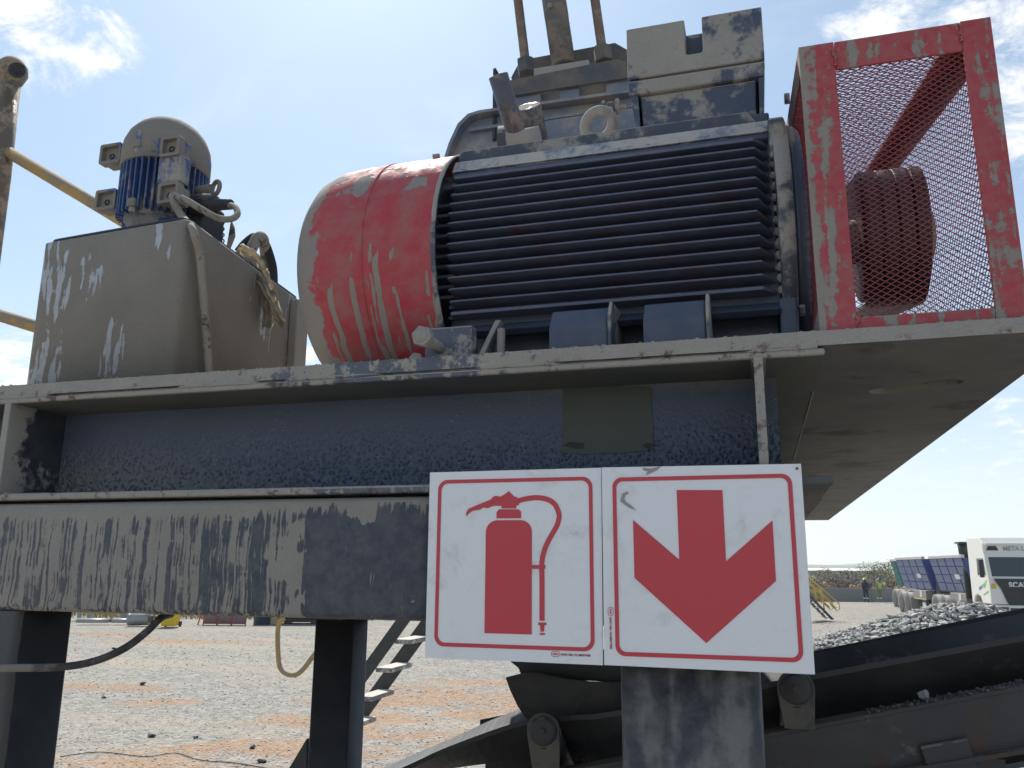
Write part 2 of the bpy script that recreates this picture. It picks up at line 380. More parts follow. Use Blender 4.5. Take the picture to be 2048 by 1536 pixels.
def cowl_dirt(g, p):
    x, y, z = g.sep(p); n = g.noise(p, 8, 3, .6); nn = g.m('SUBTRACT', n, .5)
    end = g.m('MULTIPLY', g.step(g.m('ADD', x, g.m('MULTIPLY', nn, .15)), -.775, -.845), .38)
    runs = g.step(g.noise(g.v('ADD', g.v('MULTIPLY', p, (62, 0, 1.6)), g.v('SCALE', g.noise(p, 13, 2, .5, 0, True), 1.1)), 1, 1, .3), .60, .625)
    runs = g.m('MULTIPLY', g.m('MULTIPLY', runs, g.step(g.m('ADD', z, g.m('MULTIPLY', nn, .12)), 2.90, 2.87)), .40)
    top = g.m('MULTIPLY', g.m('MULTIPLY', g.step(z, 3.00, 3.03), g.step(z, 3.115, 3.06)), g.m('MULTIPLY', g.step(g.noise(g.v('MULTIPLY', p, (10, 10, 5)), 1, 3, .6), .46, .60), .30))
    return g.m('ADD', g.m('MAXIMUM', end, runs), top)
M_RED = dusty('red_cowl_paint', (.46, .036, .052), -.175, 14, 0, .12, .14, .55, bump=.5, soft=.035, film=.48, dust=(.285, .255, .225), extra=cowl_dirt)
M_REDG = dusty('red_guard_paint', (.42, .036, .05), -.035, 36, .45, .25, .30, .42, bump=.7, soft=.03, extra=lambda g, p: g.m('MULTIPLY', g.step(g.sep(p)[0], .125, .106), .12), dripx=70, film=.35, dust=(.285, .255, .225))
M_REDM = plain('red_mesh_paint', (.30, .055, .065), .5, 0, .5, 60, 0)
M_DUST = dusty('grey_mud', (.30, .27, .23), .3, 9, 0, .2, 0, .9, bump=.6)
M_STEEL = dusty('dusty_bare_steel', (.30, .28, .25), .02, 20, 0, .3, 0, .5, bump=.4, metal=.0)
M_RUBBER = plain('black_rubber', (.018, .018, .019), .6, 0, .4, 30, .3)
M_TANK = dusty('mud_covered_tank', (.46, .50, .56), .21, 22, .6, .3, 0, .5, dust=(.245, .226, .203), bump=.8, soft=.02, fine=.9, dripx=85, dripz=10, film=.3,
    extra=lambda g, p: g.m('ADD', g.m('MULTIPLY', g.step(g.sep(p)[0], -1.145, -1.10), .3), g.m('MULTIPLY', g.step(g.noise(g.v('MULTIPLY', p, (1, 1, .45)), 9, 2, .5), .44, .58), -.21)))
M_BLUE = dusty('blue_motor_paint', (.035, .085, .23), -.03, 12, .2, .4, 0, .4, bump=.4, soft=.05)
M_BLUED = dusty('dust_covered_blue_paint', (.035, .085, .23), .075, 14, 0, .3, 0, .4, dust=(.245, .222, .195), bump=.4, soft=.04)
M_YEL = dusty('yellow_rail_paint', (.46, .27, .055), -.02, 10, 0, .3, .1, .5, bump=.3, soft=.1, dust=(.32, .26, .19))
M_PATCH = plain('olive_grey_patch', (.062, .072, .062), .55, 0, .3, 9, .05)

# web of the front beam: navy paint over a coat of dried spatter that gets coarser towards the bottom
def web_material():
    m, g, b = new_mat('spattered_web')
    p = g.n('ShaderNodeTexCoord').outputs['Object']; x, y, z = g.sep(p)
    low = g.step(z, 2.58, 2.44); left = g.step(x, -.75, -1.30)
    vor = g.n('ShaderNodeTexVoronoi', feature='SMOOTH_F1'); g.put(vor.inputs['Vector'], g.v('ADD', p, g.v('SCALE', g.noise(p, 60, 3, .6, 0, True), .012))); vor.inputs['Scale'].default_value = 140
    lump = g.m('SUBTRACT', 1.0, vor.outputs['Distance'])
    grain = g.noise(p, 330, 4, .7)
    speck = g.m('MULTIPLY', g.step(g.vor(p, 110), .20, .10), g.step(g.noise(p, 16, 4, .6), .48, .60))
    dm = g.m('MULTIPLY', g.step(g.m('ADD', lump, g.m('MULTIPLY', g.noise(p, 14, 4, .6), .9)), 1.30, 1.16), g.m('MULTIPLY', g.m('ADD', .04, g.m('MULTIPLY', left, .60)), g.m('ADD', .05, g.m('MULTIPLY', low, .95))))
    topd = g.m('MULTIPLY', g.step(g.m('ADD', z, g.m('MULTIPLY', g.noise(p, 8, 5, .7), .05)), 2.615, 2.66), g.step(x, -.55, -.15))
    topd = g.m('MULTIPLY', topd, .8)
    mk = g.m('MAXIMUM', g.m('MAXIMUM', dm, speck), topd)
    thin = g.m('MULTIPLY', g.noise(p, 4, 5, .6), .18)
    col = g.mix(thin, g.val((.062, .088, .145), g.m('ADD', .8, g.m('MULTIPLY', grain, .4))), (.20, .20, .20))
    col = g.mix(mk, col, g.val((.27, .26, .225), g.m('ADD', .7, g.m('MULTIPLY', grain, .5))))
    g.put(b.inputs['Base Color'], col); g.put(b.inputs['Roughness'], g.m('ADD', .40, g.m('MULTIPLY', mk, .5)))
    bp = g.n('ShaderNodeBump'); bp.inputs['Strength'].default_value = 1.0; bp.inputs['Distance'].default_value = .008
    g.put(bp.inputs['Height'], g.m('ADD', g.m('MULTIPLY', g.m('MULTIPLY', lump, lump), g.m('ADD', .08, g.m('MULTIPLY', low, 1.0))), g.m('MULTIPLY', grain, .16)))
    g.put(b.inputs['Normal'], bp.outputs[0])
    return m
M_WEB = web_material()

# ================================================================ STEEL FRAME (deck, beams, columns)
YF = 1.28
ZD, ZU = 2.650, 2.6275
fr = thing('steel_support_frame', 'mud stained navy steel frame with deck, I-beam, box beam and columns carrying the motor', 'steel frame', (-.6, 1.4, 0))
# deck plate with its slotted hole
sc_ = (P(1745, 785, Z=ZU)+P(1920, 762, Z=ZU))/2; sa = math.atan2(-.067, .135); slot = []
for i in range(24):
    t = 2*math.pi*i/24; cx, cy = .032*math.cos(t)+(.048 if math.cos(t) > 0 else -.048), .032*math.sin(t)
    slot.append((sc_.x+cx*math.cos(sa)-cy*math.sin(sa), sc_.y+cx*math.sin(sa)+cy*math.cos(sa)))
XE = .445
edge = []                                # slightly uneven flame-cut front edge
for i in range(60):
    x = -2.2+(XE+2.2)*i/59; edge.append((x, YF+rnd.uniform(-.0012, .0012)))
outl = edge+[(XE, 6.0), (.02, 6.0), (.02, 2.5), (-2.2, 2.5)]
me = flat([outl, slot], ZD-ZU, Matrix.Translation((0, 0, (ZD+ZU)/2)), 'deck_plate')
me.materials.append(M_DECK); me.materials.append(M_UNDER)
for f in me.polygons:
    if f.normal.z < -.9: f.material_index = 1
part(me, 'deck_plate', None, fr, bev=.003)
part(MB().box((sc_.x-.15, sc_.y-.12, ZD+.001), (sc_.x+.07, sc_.y+.14, ZD+.012)), 'slot_cover_plate', plain('dark_brown_slot', (.035, .028, .022), .9, 0, .5, 30, .4), fr)  # uniform very dark brown plate behind the slot
# settled grit along the edge
mb = MB()
for i in range(260):
    x = rnd.uniform(-1.5, .43); s = rnd.uniform(.0008, .0024); c = Vector((x, YF+rnd.uniform(.002, .012), ZD+s*.3))
    mb.obox(c, Vector((s, s*rnd.uniform(-.6, .6), s*rnd.uniform(-.4, .4))), Vector((-s*.4, s*.8, 0)), Vector((0, 0, s*.8)))
part(mb, 'edge_grit', M_DUST, fr, kind='stuff')
# top flange and its weld bead, web, bottom flange of the long I-beam
XFR = .1075
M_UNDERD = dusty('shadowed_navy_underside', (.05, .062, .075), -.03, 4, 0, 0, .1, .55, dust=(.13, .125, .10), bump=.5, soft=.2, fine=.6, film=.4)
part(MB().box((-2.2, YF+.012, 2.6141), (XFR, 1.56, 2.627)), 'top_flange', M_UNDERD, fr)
part(MB().box((-2.2, YF+.001, 2.614), (XFR, YF+.0119, 2.6240)), 'top_flange_edge', M_DECK, fr, bev=.003)
mb = MB(); pth = [(XFR-.001, YF+.02+.12*i, 2.6175+rnd.uniform(-.001, .001)) for i in range(38)]; mb.tube(pth, [.0012+rnd.uniform(0, .0012) for _ in pth], 6); part(mb, 'seam_highlight', M_DUST, fr)  # pale bead added as the highlight along the flange edge
mb = MB(); path = []; rad = []
for i in range(150):
    x = -2.15+i*(XFR+2.14)/149; path.append((x, YF+.002+(.009 if any(u < x < v for u, v in ((-1.33, -1.02), (-.86, -.80), (-.62, -.44), (-.30, .0))) else 0), 2.6258+rnd.uniform(-.0006, .0006))); rad.append(.0030+rnd.uniform(-.0004, .0012))
mb.tube(path, rad, 6); part(mb, 'weld_bead', M_DECK, fr)
WEBY = 1.425
hole = []
for (x, y) in ((1126, 777), (1180, 775), (1230, 773), (1300, 773), (1303, 790), (1302, 810), (1306, 840), (1307, 880), (1306, 897), (1290, 903), (1240, 906), (1180, 909), (1140, 908), (1125, 905), (1126, 870), (1124, 840), (1127, 800)):
    q = P(x, y, Y=WEBY); hole.append((q.x, q.z))
webme = flat([[(-2.2, 2.434), (.04, 2.434), (.04, 2.617), (-2.2, 2.617)]], .010, front(WEBY+.005), 'web')
part(webme, 'web', M_WEB, fr)
jag = []
for i, q in enumerate(hole):
    n = hole[(i+1) % len(hole)]
    for t in (0, .25, .5, .75): jag.append((q[0]+(n[0]-q[0])*t+rnd.uniform(-.0012, .0012), q[1]+(n[1]-q[1])*t+rnd.uniform(-.0012, .0012)))
pt = part(flat([jag], .0015, front(WEBY-.0015), 'patch'), 'bare_patch', M_PATCH, fr, label='olive grey ragged rectangular patch on the beam web')
M_SPLAT = plain('dark_splat', (.02, .022, .022), .6)
for cx, cy, w, h in ((1150, 891, 26, 7), (1296, 891, 12, 7)):
    l = []
    for i in range(22):
        t = 2*math.pi*i/22; k = rnd.uniform(.6, 1.1); q = P(cx+w*k*math.cos(t), cy+h*k*math.sin(t), Y=WEBY-.003); l.append((q.x, q.z))
    part(flat([l], .001, front(WEBY-.003), 'stain'), 'stain', M_SPLAT, pt)
part(MB().box((-2.2, YF+.001, 2.4215), (.0, 1.57, 2.434)), 'bottom_flange', M_DECK, fr, bev=.004)
# fillet dust against the web, left corner
mb = MB(); l = [(-1.55, YF+.012, 2.4345)]
for i in range(14): l.append((-1.55+.24*i/13, YF+.012, 2.4345+.022*math.sin(math.pi*min(1, i/9+.1))*(1-i/13)+.001))
l.append((-1.30, YF+.012, 2.4345)); mb.prism(l, (0, .10, -.0)); part(mb, 'settled_dust', M_DUST, fr)
# cross beam ending in the front plane: web end-on, flanges running back
q0, q1 = P(1510, 760, Y=YF), P(1527, 760, Y=YF)
cw0, cw1 = q0.x, q1.x
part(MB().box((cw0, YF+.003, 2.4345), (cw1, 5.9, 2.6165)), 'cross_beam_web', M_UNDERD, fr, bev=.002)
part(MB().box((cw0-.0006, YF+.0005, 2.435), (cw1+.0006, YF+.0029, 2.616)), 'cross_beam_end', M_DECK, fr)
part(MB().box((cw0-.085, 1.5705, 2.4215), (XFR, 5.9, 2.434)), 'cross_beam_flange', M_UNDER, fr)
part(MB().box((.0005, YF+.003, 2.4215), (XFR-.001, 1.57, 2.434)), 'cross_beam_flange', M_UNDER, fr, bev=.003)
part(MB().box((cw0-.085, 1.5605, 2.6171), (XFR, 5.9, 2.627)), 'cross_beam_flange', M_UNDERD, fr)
for zc, s in ((2.617, -1), ):
    for xa, dx in ((cw0, -1), (cw1, 1)):
        l = [(xa, YF+.004, zc)]
        for i in range(7):
            t = math.pi/2*i/6; l.append((xa+dx*.014*(1-math.sin(t)), YF+.004, zc-.014*(1-math.cos(t))))
        part(MB().prism(l, (0, .13, 0)), 'fillet_weld', M_UNDER, fr)
# left cross beam
ql = P(6, 880, Y=YF)
part(MB().box((ql.x-.012, YF+.003, 2.4345), (ql.x+.004, 2.4, 2.6165)), 'cross_beam_web', dusty('navy_end_plate', (.030, .038, .055), -.08, 12, 0, .2, .1, .45, bump=.5, extra=lambda g, p: g.m('MULTIPLY', g.step(g.sep(p)[1], 1.36, 1.29), .22)), fr, bev=.002)
qs = P(85, 880, Y=WEBY-.02)
part(MB().box((qs.x-.006, WEBY-.02, 2.4345), (qs.x+.002, WEBY-.0005, 2.6165)), 'weld_seam', M_WEB, fr, bev=.002)
# box beam
XB1 = .045
lp = rrect(YF+.004, YF+.204, 2.2155, 2.4155, .014, 5)
part(MB().loft([[(-2.2, y, z) for y, z in lp], [(XB1, y, z) for y, z in lp]], True), 'box_beam', M_BOX, fr)
# columns
lp = rrect(-1.545, -1.338, YF+.004, YF+.144, .010, 4)
part(MB().loft([[(x, y, 0) for x, y in lp], [(x, y, 2.215) for x, y in lp]], True), 'column', M_COL_L, fr, label='left column, its front face caked with mud')
a, b_ = P(629, 1250, Y=1.6), P(705, 1250, Y=1.6)
lp = rrect(a.x, b_.x, 1.6, 1.675, .006, 3)
part(MB().loft([[(x, y, 0) for x, y in lp], [(x, y, 2.214) for x, y in lp]], True), 'column', M_BLACK, fr, label='slim black column under the middle of the box beam')
part(MB().box((a.x-.01, 1.50, 2.200), (b_.x+.02, 1.70, 2.2148)), 'column_cap', M_BLACK, fr)
gs = [P(613, 1478, Y=1.62), P(613, 1700, Y=1.62), P(560, 1700, Y=1.62), P(576, 1540, Y=1.62)]
part(MB().prism(gs, (0, .012, 0)), 'gusset', M_BLACK, fr)
lp = rrect(-.212, -.011, 1.295, 1.475, .016, 5)
part(MB().loft([[(x, y, 0) for x, y in lp], [(x, y, 2.2148) for x, y in lp]], True), 'column', M_COL_R, fr, label='wide scuffed grey column below the arrow sign')
# rear columns keep the long deck up
for (x, y) in ((.0, 5.6), (.0, 3.4)):
    part(MB().box((x-.07, y-.07, 0), (x+.07, y+.07, 2.4205 if x == 0 else 2.6265)), 'rear_column', M_BLACK, fr, bev=.006)

# ================================================================ SIGNS
def sign_material():
    m, g, b = new_mat('white_sign_plastic')
    p = g.n('ShaderNodeTexCoord').outputs['Object']
    s1 = g.m('MULTIPLY', g.step(g.noise(p, 16, 6, .7, .5), .50, .80), .42)
    s2 = g.m('MULTIPLY', g.step(g.noise(g.v('ADD', p, (4, 2, 8)), 130, 3, .5), .72, .78), .18)
    acc = None                                              # two hand-made smudges
    for (x, y, rx, rz, k) in ((1152, 1063, .030, .016, .55), (1262, 1180, .05, .05, .10), (1130, 1110, .05, .05, .12)):
        q = P(x, y, Y=1.272); px, _, pz = g.sep(p)
        d = g.m('ADD', g.m('POWER', g.m('ABSOLUTE', g.m('DIVIDE', g.m('SUBTRACT', px, q.x), rx)), 2), g.m('POWER', g.m('ABSOLUTE', g.m('DIVIDE', g.m('SUBTRACT', pz, q.z), rz)), 2))
        f = g.m('MULTIPLY', g.m('MULTIPLY', g.step(d, 1.1, 0), g.step(g.noise(p, 55, 6, .75), .40, .70)), k)
        acc = f if acc is None else g.m('MAXIMUM', acc, f)
    mk = g.m('MINIMUM', g.m('ADD', g.m('ADD', s1, s2), acc), 1)
    g.put(b.inputs['Base Color'], g.mix(mk, (.80, .805, .83), (.33, .30, .26)))
    g.put(b.inputs['Roughness'], g.m('ADD', .32, g.m('MULTIPLY', mk, .5)))
    return m
M_SIGN = sign_material()
M_PRINT = plain('red_sign_print', (.56, .050, .068), .35, 0, .06, 40, 0)
M_PRINTD = plain('dark_red_print', (.30, .03, .05), .4, 0, .1, 40, 0)
YS = 1.272
def sgn(px, py): q = P(px, py, Y=YS); return (q.x, q.z)
def border(cs, w, r):
    q = [sgn(*c) for c in cs]
    x0, x1 = (q[0][0]+q[3][0])/2, (q[1][0]+q[2][0])/2; z1, z0 = (q[0][1]+q[1][1])/2, (q[2][1]+q[3][1])/2
    return [rrect(x0, x1, z0, z1, r, 8), rrect(x0+w, x1-w, z0+w, z1-w, r-w*.75, 8)]
YP = YS-.0006
def prt(loops, parent, name): return part(flat(loops, .0004, front(YP), name), name, M_PRINT, parent)
def panel(c0, c1, c2, c3, par):
    l = [sgn(*c) for c in (c0, c1, c2, c3)]
    part(flat([l], .003, front(YS+.0015), 'sign_panel'), 'sign_panel', M_SIGN, par)
s1 = thing('fire_extinguisher_sign', 'white square sign with red fire extinguisher pictogram, left of the arrow sign', 'sign', tuple(P(1027, 1320, Y=YS)), group='fire safety signs')
panel((860, 945), (1202.5, 935.5), (1206, 1330.5), (850, 1315.5), s1)
A = lambda x, y: sgn(840+x/3.49, 900+y/3.49)
prt(border(((840+130/3.49, 900+213/3.49), (840+1197/3.49, 900+183/3.49), (840+1226/3.49, 900+1405/3.49), (840+98/3.49, 900+1372/3.49)), .0058, .016), s1, 'sign_border')
b0, b1, b2, b3 = A(459, 560), A(779, 560), A(783, 1287), A(452, 1279); tz = A(620, 490)[1]; xl = (b0[0]+b3[0])/2; xr = (b1[0]+b2[0])/2; zb = (b2[1]+b3[1])/2; r = .0185
body = [(xl, zb), (xr, zb)]+[(xr-r+r*math.cos(t), tz-r+r*math.sin(t)) for t in [math.pi/2*i/8 for i in range(9)]]+[(xl+r-r*math.sin(t), tz-r+r*math.cos(t)) for t in [math.pi/2*i/8 for i in range(9)]]
prt([body], s1, 'cylinder_picture')
prt([[A(*q) for q in ((535, 478), (535, 435), (552, 414), (690, 414), (706, 432), (706, 476))]], s1, 'collar_picture')
prt([[A(*q) for q in ((325, 463), (322, 440), (332, 420), (345, 407), (420, 376), (495, 345), (510, 327), (530, 319), (560, 326), (590, 311), (620, 287), (660, 326), (678, 328), (682, 340), (693, 341), (693, 383), (672, 388), (672, 408), (570, 408), (570, 390), (520, 390), (500, 394), (485, 403), (468, 406), (450, 402), (432, 406), (420, 417), (395, 420), (370, 425), (345, 440))]], s1, 'valve_picture')
hs = spline([Vector((*A(*q), 0)) for q in ((690, 354), (745, 340), (820, 333), (890, 345), (940, 378), (966, 430), (971, 470), (955, 530), (912, 606), (876, 680), (856, 750), (850, 810), (852, 900), (852, 1192))], 6)
lft, rgt = [], []
for i, q in enumerate(hs):
    d = (hs[min(i+1, len(hs)-1)]-hs[max(i-1, 0)]).normalized(); nrm = Vector((-d.y, d.x, 0))*.0040
    lft.append(tuple((q+nrm)[:2])); rgt.append(tuple((q-nrm)[:2]))
prt([lft+rgt[::-1]], s1, 'hose_picture')
YP = YS-.0009
prt([[A(*q) for q in ((778, 803), (876, 803), (876, 829), (778, 829))]], s1, 'clip_picture')
YP = YS-.0006
prt([[A(*q) for q in ((826, 1204), (883, 1204), (883, 1222), (870, 1222), (866, 1268), (842, 1268), (838, 1222), (826, 1222))]], s1, 'nozzle_picture')
prt([[A(*q) for q in ((836, 1278), (873, 1278), (873, 1290), (836, 1290))]], s1, 'nozzle_tip_picture')
def imprint(par, M):
    part(flat([rrect(0, .0125, -.0022, .0060, .0032), rrect(.0007, .0118, -.0015, .0053, .0026)], .0003, M, 'maker_mark'), 'maker_mark', M_PRINT, par)
    mk = MB()
    for i in range(5): mk.add([M @ Vector((.0024+i*.0016, z_, .0001)) for z_ in (.0006,)]+[M @ Vector((.0024+i*.0016+.0011, .0006, .0001)), M @ Vector((.0024+i*.0016+.0011, .0032, .0001)), M @ Vector((.0024+i*.0016, .0032, .0001))], [(0, 1, 2, 3)])
    part(mk, 'maker_mark_letters', M_PRINT, par)
    part(text('SANS 1186-1 SQ M05/1946B', .0044, M @ Matrix.Translation((.0142, .0002, 0)), 'standard_lettering', .00004, .86), 'standard_lettering', M_PRINTD, par)
q = sgn(1103, 1310.5); imprint(s1, front(YS-.0006, q[0], q[1]))
s2 = thing('down_arrow_sign', 'white square sign with large red downward arrow, right of the extinguisher sign', 'sign', tuple(P(1420, 1345, Y=YS)), group='fire safety signs')
YSO = YS; YS = 1.268
panel((1203.5, 935), (1602, 927.5), (1630, 1349), (1208.5, 1330), s2)
YP = YS-.0006
B = lambda x, y: sgn(1190+x/3.268, 900+y/3.268)
prt(border([(1190+x/3.268, 900+y/3.268) for x, y in ((113, 175), (1288, 160), (1362, 1390), (135, 1345))], .0060, .0145), s2, 'sign_border')
prt([[B(*q) for q in ((534, 262), (833, 262), (857, 727), (1160, 460), (1183, 856), (728, 1262), (258, 835), (249, 457), (551, 717))]], s2, 'arrow_picture')
q = sgn(1218.5, 1214); imprint(s2, Matrix.Translation((q[0], YS-.0006, q[1])) @ Matrix.Rotation(math.pi/2, 4, 'Y') @ front(0, 0, 0))
# mud smears on the arrow sign
M_SMEAR = plain('mud_smear', (.33, .31, .28), .9, 0, .3, 80, .3)
def smear(pts, par):
    part(flat([[B(*q) for q in pts]], .0003, front(YS-.0008), 'mud_smear'), 'mud_smear', M_SMEAR, par)
smear(((180, 285), (215, 270), (220, 285), (200, 295), (190, 315), (200, 335), (240, 365), (270, 395), (235, 382), (200, 362), (165, 335), (172, 310)), s2)
nq = sgn(1594, 937); part(MB().lathe((nq[0], YS-.0003, nq[1]), (0, -1, 0), [(0, .0022), (.0012, .0018), (.0014, 0)], 12), 'nail', plain('rusty_nail', (.20, .12, .08), .7), s2)
smear(((310, 115), (360, 122), (430, 107), (410, 130), (370, 150), (330, 166), (345, 140), (315, 132)), s2)
YS = YSO

# ================================================================ BIG ELECTRIC MOTOR
AY, AZ = 1.605, 2.908
mo = thing('electric_motor', 'large navy finned electric motor with red fan cowl lying on the deck', 'motor', (-.25, AY, ZD))
X0, X1 = -.548, .058
prof = [(1.440, 2.735), (1.440, 3.045), (1.425, 3.052), (1.425, 3.060), (1.441, 3.090), (1.468, 3.097), (1.468, 3.126), (AY, 3.135)]
prof = prof+[(2*AY-y, z) for y, z in prof[-2::-1]]+[(1.72, 2.70), (1.56, 2.70)]
part(MB().prism([(X0, y, z) for y, z in prof], (X1-X0, 0, 0)), 'frame', M_NAVY, mo, bev=.004)
# shoulder plate under the terminal box with its chamfered right end
part(MB().prism([(-.545, 1.4665, 3.094), (.02, 1.4665, 3.094), (.034, 1.4665, 3.105), (.02, 1.4665, 3.128), (-.538, 1.4665, 3.128), (-.549, 1.4665, 3.118)], (0, -.006, 0)), 'shoulder_plate', M_NAVYH, mo, bev=.002)
part(MB().prism([(-.545, 1.424, 3.062), (X1-.004, 1.424, 3.062), (X1-.004, 1.440, 3.091), (-.545, 1.440, 3.091)], (0, -.002, .001)), 'shoulder_strip', dusty('painted_sky_glare', (.16, .18, .22), -.02, 14, 0, .1, 0, .22, dust=(.45, .42, .37), spec=.8), mo)  # strip colour lightened to carry the grazing reflection of the sky
NF = 14
for i in range(NF):
    t = i/(NF-1); z = 3.040-.275*t; yt = 1.372+.030*(2*t-1)**2
    yt += rnd.uniform(-.001, .001)
    for side in (1, -1):
        xs_ = -.64 if .12 < t < .88 else -.548
        pts = [(xs_, 1.47), (xs_, 1.428), (-.536, 1.428), (-.536, yt+.004), (-.532, yt), (.027+rnd.uniform(-.002, .002), yt), (.050, 1.432), (.050, 1.47)]
        if side < 0: pts = [(x, 2*AY-y) for x, y in pts]
        # tapered plate
        lo = [(x, y, z-.0033+(.0014 if (y < 1.40 or y > 2*AY-1.40) else 0)) for x, y in pts]; hi = [(x, y, z+.0033-(.0014 if (y < 1.40 or y > 2*AY-1.40) else 0)) for x, y in pts]
        n = len(pts)
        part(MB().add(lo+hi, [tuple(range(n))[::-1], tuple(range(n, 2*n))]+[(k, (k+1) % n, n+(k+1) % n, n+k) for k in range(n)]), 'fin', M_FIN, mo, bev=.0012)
    # lump of mud where the fin meets the end ring
    if i > 0:
        c = Vector((.056, 1.425, z+.001)); l = []
        mb = MB(); k = 10
        prof_ = [(0, .001), (.004, rnd.uniform(.006, .009)), (.012, rnd.uniform(.005, .009)), (.022, .001)]
        mb.lathe(c+Vector((-.004, 0, 0)), (1, -.25, 0), prof_, 8, False)
        for j, v in enumerate(mb.v): mb.v[j] = (v[0]+rnd.uniform(-.002, .002), v[1]+rnd.uniform(-.002, .002), v[2]+rnd.uniform(-.0015, .0015))
        part(mb, 'mud_lump', M_DUST, mo)
# skirt and feet
part(MB().prism([(-.50, 1.385, 2.722), (-.50, 1.455, 2.757), (-.50, 1.475, 2.752), (-.50, 1.405, 2.716)], (.553, 0, 0)), 'skirt', M_NAVYC, mo, bev=.002)
part(MB().box((-.50, 1.46, 2.665), (.05, 1.50, 2.75)), 'skirt_back', M_NAVYC, mo)
for xa, xb in ((-.3265, -.2254), (-.1668, -.0654)):
    part(MB().prism([(xa, 1.328, ZD+.0005), (xa, 1.328, 2.700), (xa, 1.352, 2.736), (xa, 1.47, 2.752), (xa, 1.47, ZD+.0005)], (xb-xa, 0, 0)), 'foot', M_NAVYC, mo, bev=.003)
    part(MB().prism([(xb+.0005, 1.322, ZD+.0005), (xb+.0005, 1.322, 2.714), (xb+.0005, 1.345, 2.744), (xb+.0005, 1.44, 2.752), (xb+.0005, 1.44, ZD+.0005)], (.006, 0, 0)), 'foot_rib', M_NAVYH, mo, bev=.002)
    part(MB().box((xa, 1.78, ZD+.0005), (xb, 1.95, 2.72)), 'foot', M_NAVY, mo, bev=.003)
part(MB().prism([(-.462, 1.335, ZD+.0005), (-.452, 1.335, ZD+.0005), (-.435, 1.40, 2.745), (-.446, 1.40, 2.745)], (0, .05, 0)), 'foot_rib', M_NAVYH, mo, bev=.002)
# anchor stud
a = P(1002, 690, Y=1.36)
mb = MB(); pr = []
for k in range(30): pr += [(k*.0022, .0078), (k*.0022+.0011, .0066)]
mb.lathe((a.x, 1.36, ZD), (0, 0, 1), pr, 16, True); part(mb, 'anchor_stud', M_STEEL, mo)
# red fan cowl: rolled sheet, open at the motor side, dished end
XC = -.552
RC = .2555
oprof = [(0, RC), (.12, RC), (.2, RC-.001), (.25, RC-.005), (.285, RC-.017), (.305, RC-.035), (.318, RC-.062), (.325, RC-.10), (.329, .06), (.33, .0)]
cw = part(MB().lathe((XC, AY, AZ), (-1, 0, 0), oprof+[(.328, .0), (.322, RC-.10), (.30, RC-.04), (.28, RC-.022), (.2, RC-.004), (0, RC-.003)], 72, True, False), 'fan_cowl', M_RED, mo)
part(MB().lathe((XC-.006, AY, AZ), (1, 0, 0), [(0, RC+.0005), (.004, RC+.0014), (.009, RC+.0005), (.009, RC-.003), (0, RC-.003)], 72, True, False), 'cowl_rim', M_NAVYD, cw)
part(MB().lathe((-.70, AY, AZ), (1, 0, 0), [(0, RC-.002), (.0008, RC+.0014), (.0022, RC+.0014), (.003, RC-.002)], 72, True, False), 'cowl_seam', M_RED, cw)
for an in (62, 118, 200):
    d = Vector((0, -math.cos(R_(an)), math.sin(R_(an))))
    part(MB().hexnut(Vector((-.605, AY, AZ))+d*(RC-.001), d, .009, .010), 'cowl_bolt', M_DUST, cw)
# rear shield inside the cowl mouth
part(MB().lathe((-.66, AY, AZ), (1, 0, 0), [(0, .20), (.02, .215), (.07, .215), (.08, .19)], 48), 'rear_shield', M_NAVY, mo)
# drive end: ring flange, bell, bolts, shaft
part(MB().lathe((.0585, AY, AZ), (1, 0, 0), [(0, .238), (.003, .241), (.023, .241), (.026, .238)], 64), 'end_flange', M_NAVYH, mo)
part(MB().lathe((.0846, AY, AZ), (1, 0, 0), [(0, .229), (.012, .226), (.024, .215), (.034, .19), (.042, .15), (.046, .09), (.062, .085), (.064, .04)], 64), 'end_bell', M_NAVY, mo)
for zz, yy in ((3.128, 1.435), (2.73, 1.435), (2.69, 1.475), (2.905, 1.404), (3.15, 1.60)):
    part(MB().hexnut((.0846, yy, zz), (1, 0, 0), .010, .009), 'end_bolt', M_NAVYH, mo)
part(MB().box((.052, 1.402, 3.00), (.080, 1.50, 3.078)), 'end_lug', M_NAVYH, mo, bev=.005)
part(MB().box((.052, 1.402, 2.655), (.080, 1.50, 2.745)), 'end_lug', M_NAVY, mo, bev=.004)
part(MB().cyl((.14, AY, AZ), (.335, AY, AZ), .042), 'shaft', M_STEEL, mo)
# eyebolt
ec = P(1197, 250, Y=AY)
eb = part(MB().torus((ec.x, AY, ec.z), (.22, 1, .12), .032, .0108), 'eyebolt', dusty('worn_eyebolt', (.20, .18, .16), .04, 16, 0, .2, 0, .45), mo)
part(MB().lathe((ec.x, AY, 3.133), (0, 0, 1), [(0, .02), (.012, .022), (ec.z-.032-3.133, .012)], 20), 'eyebolt_base', M_NAVYD, eb)
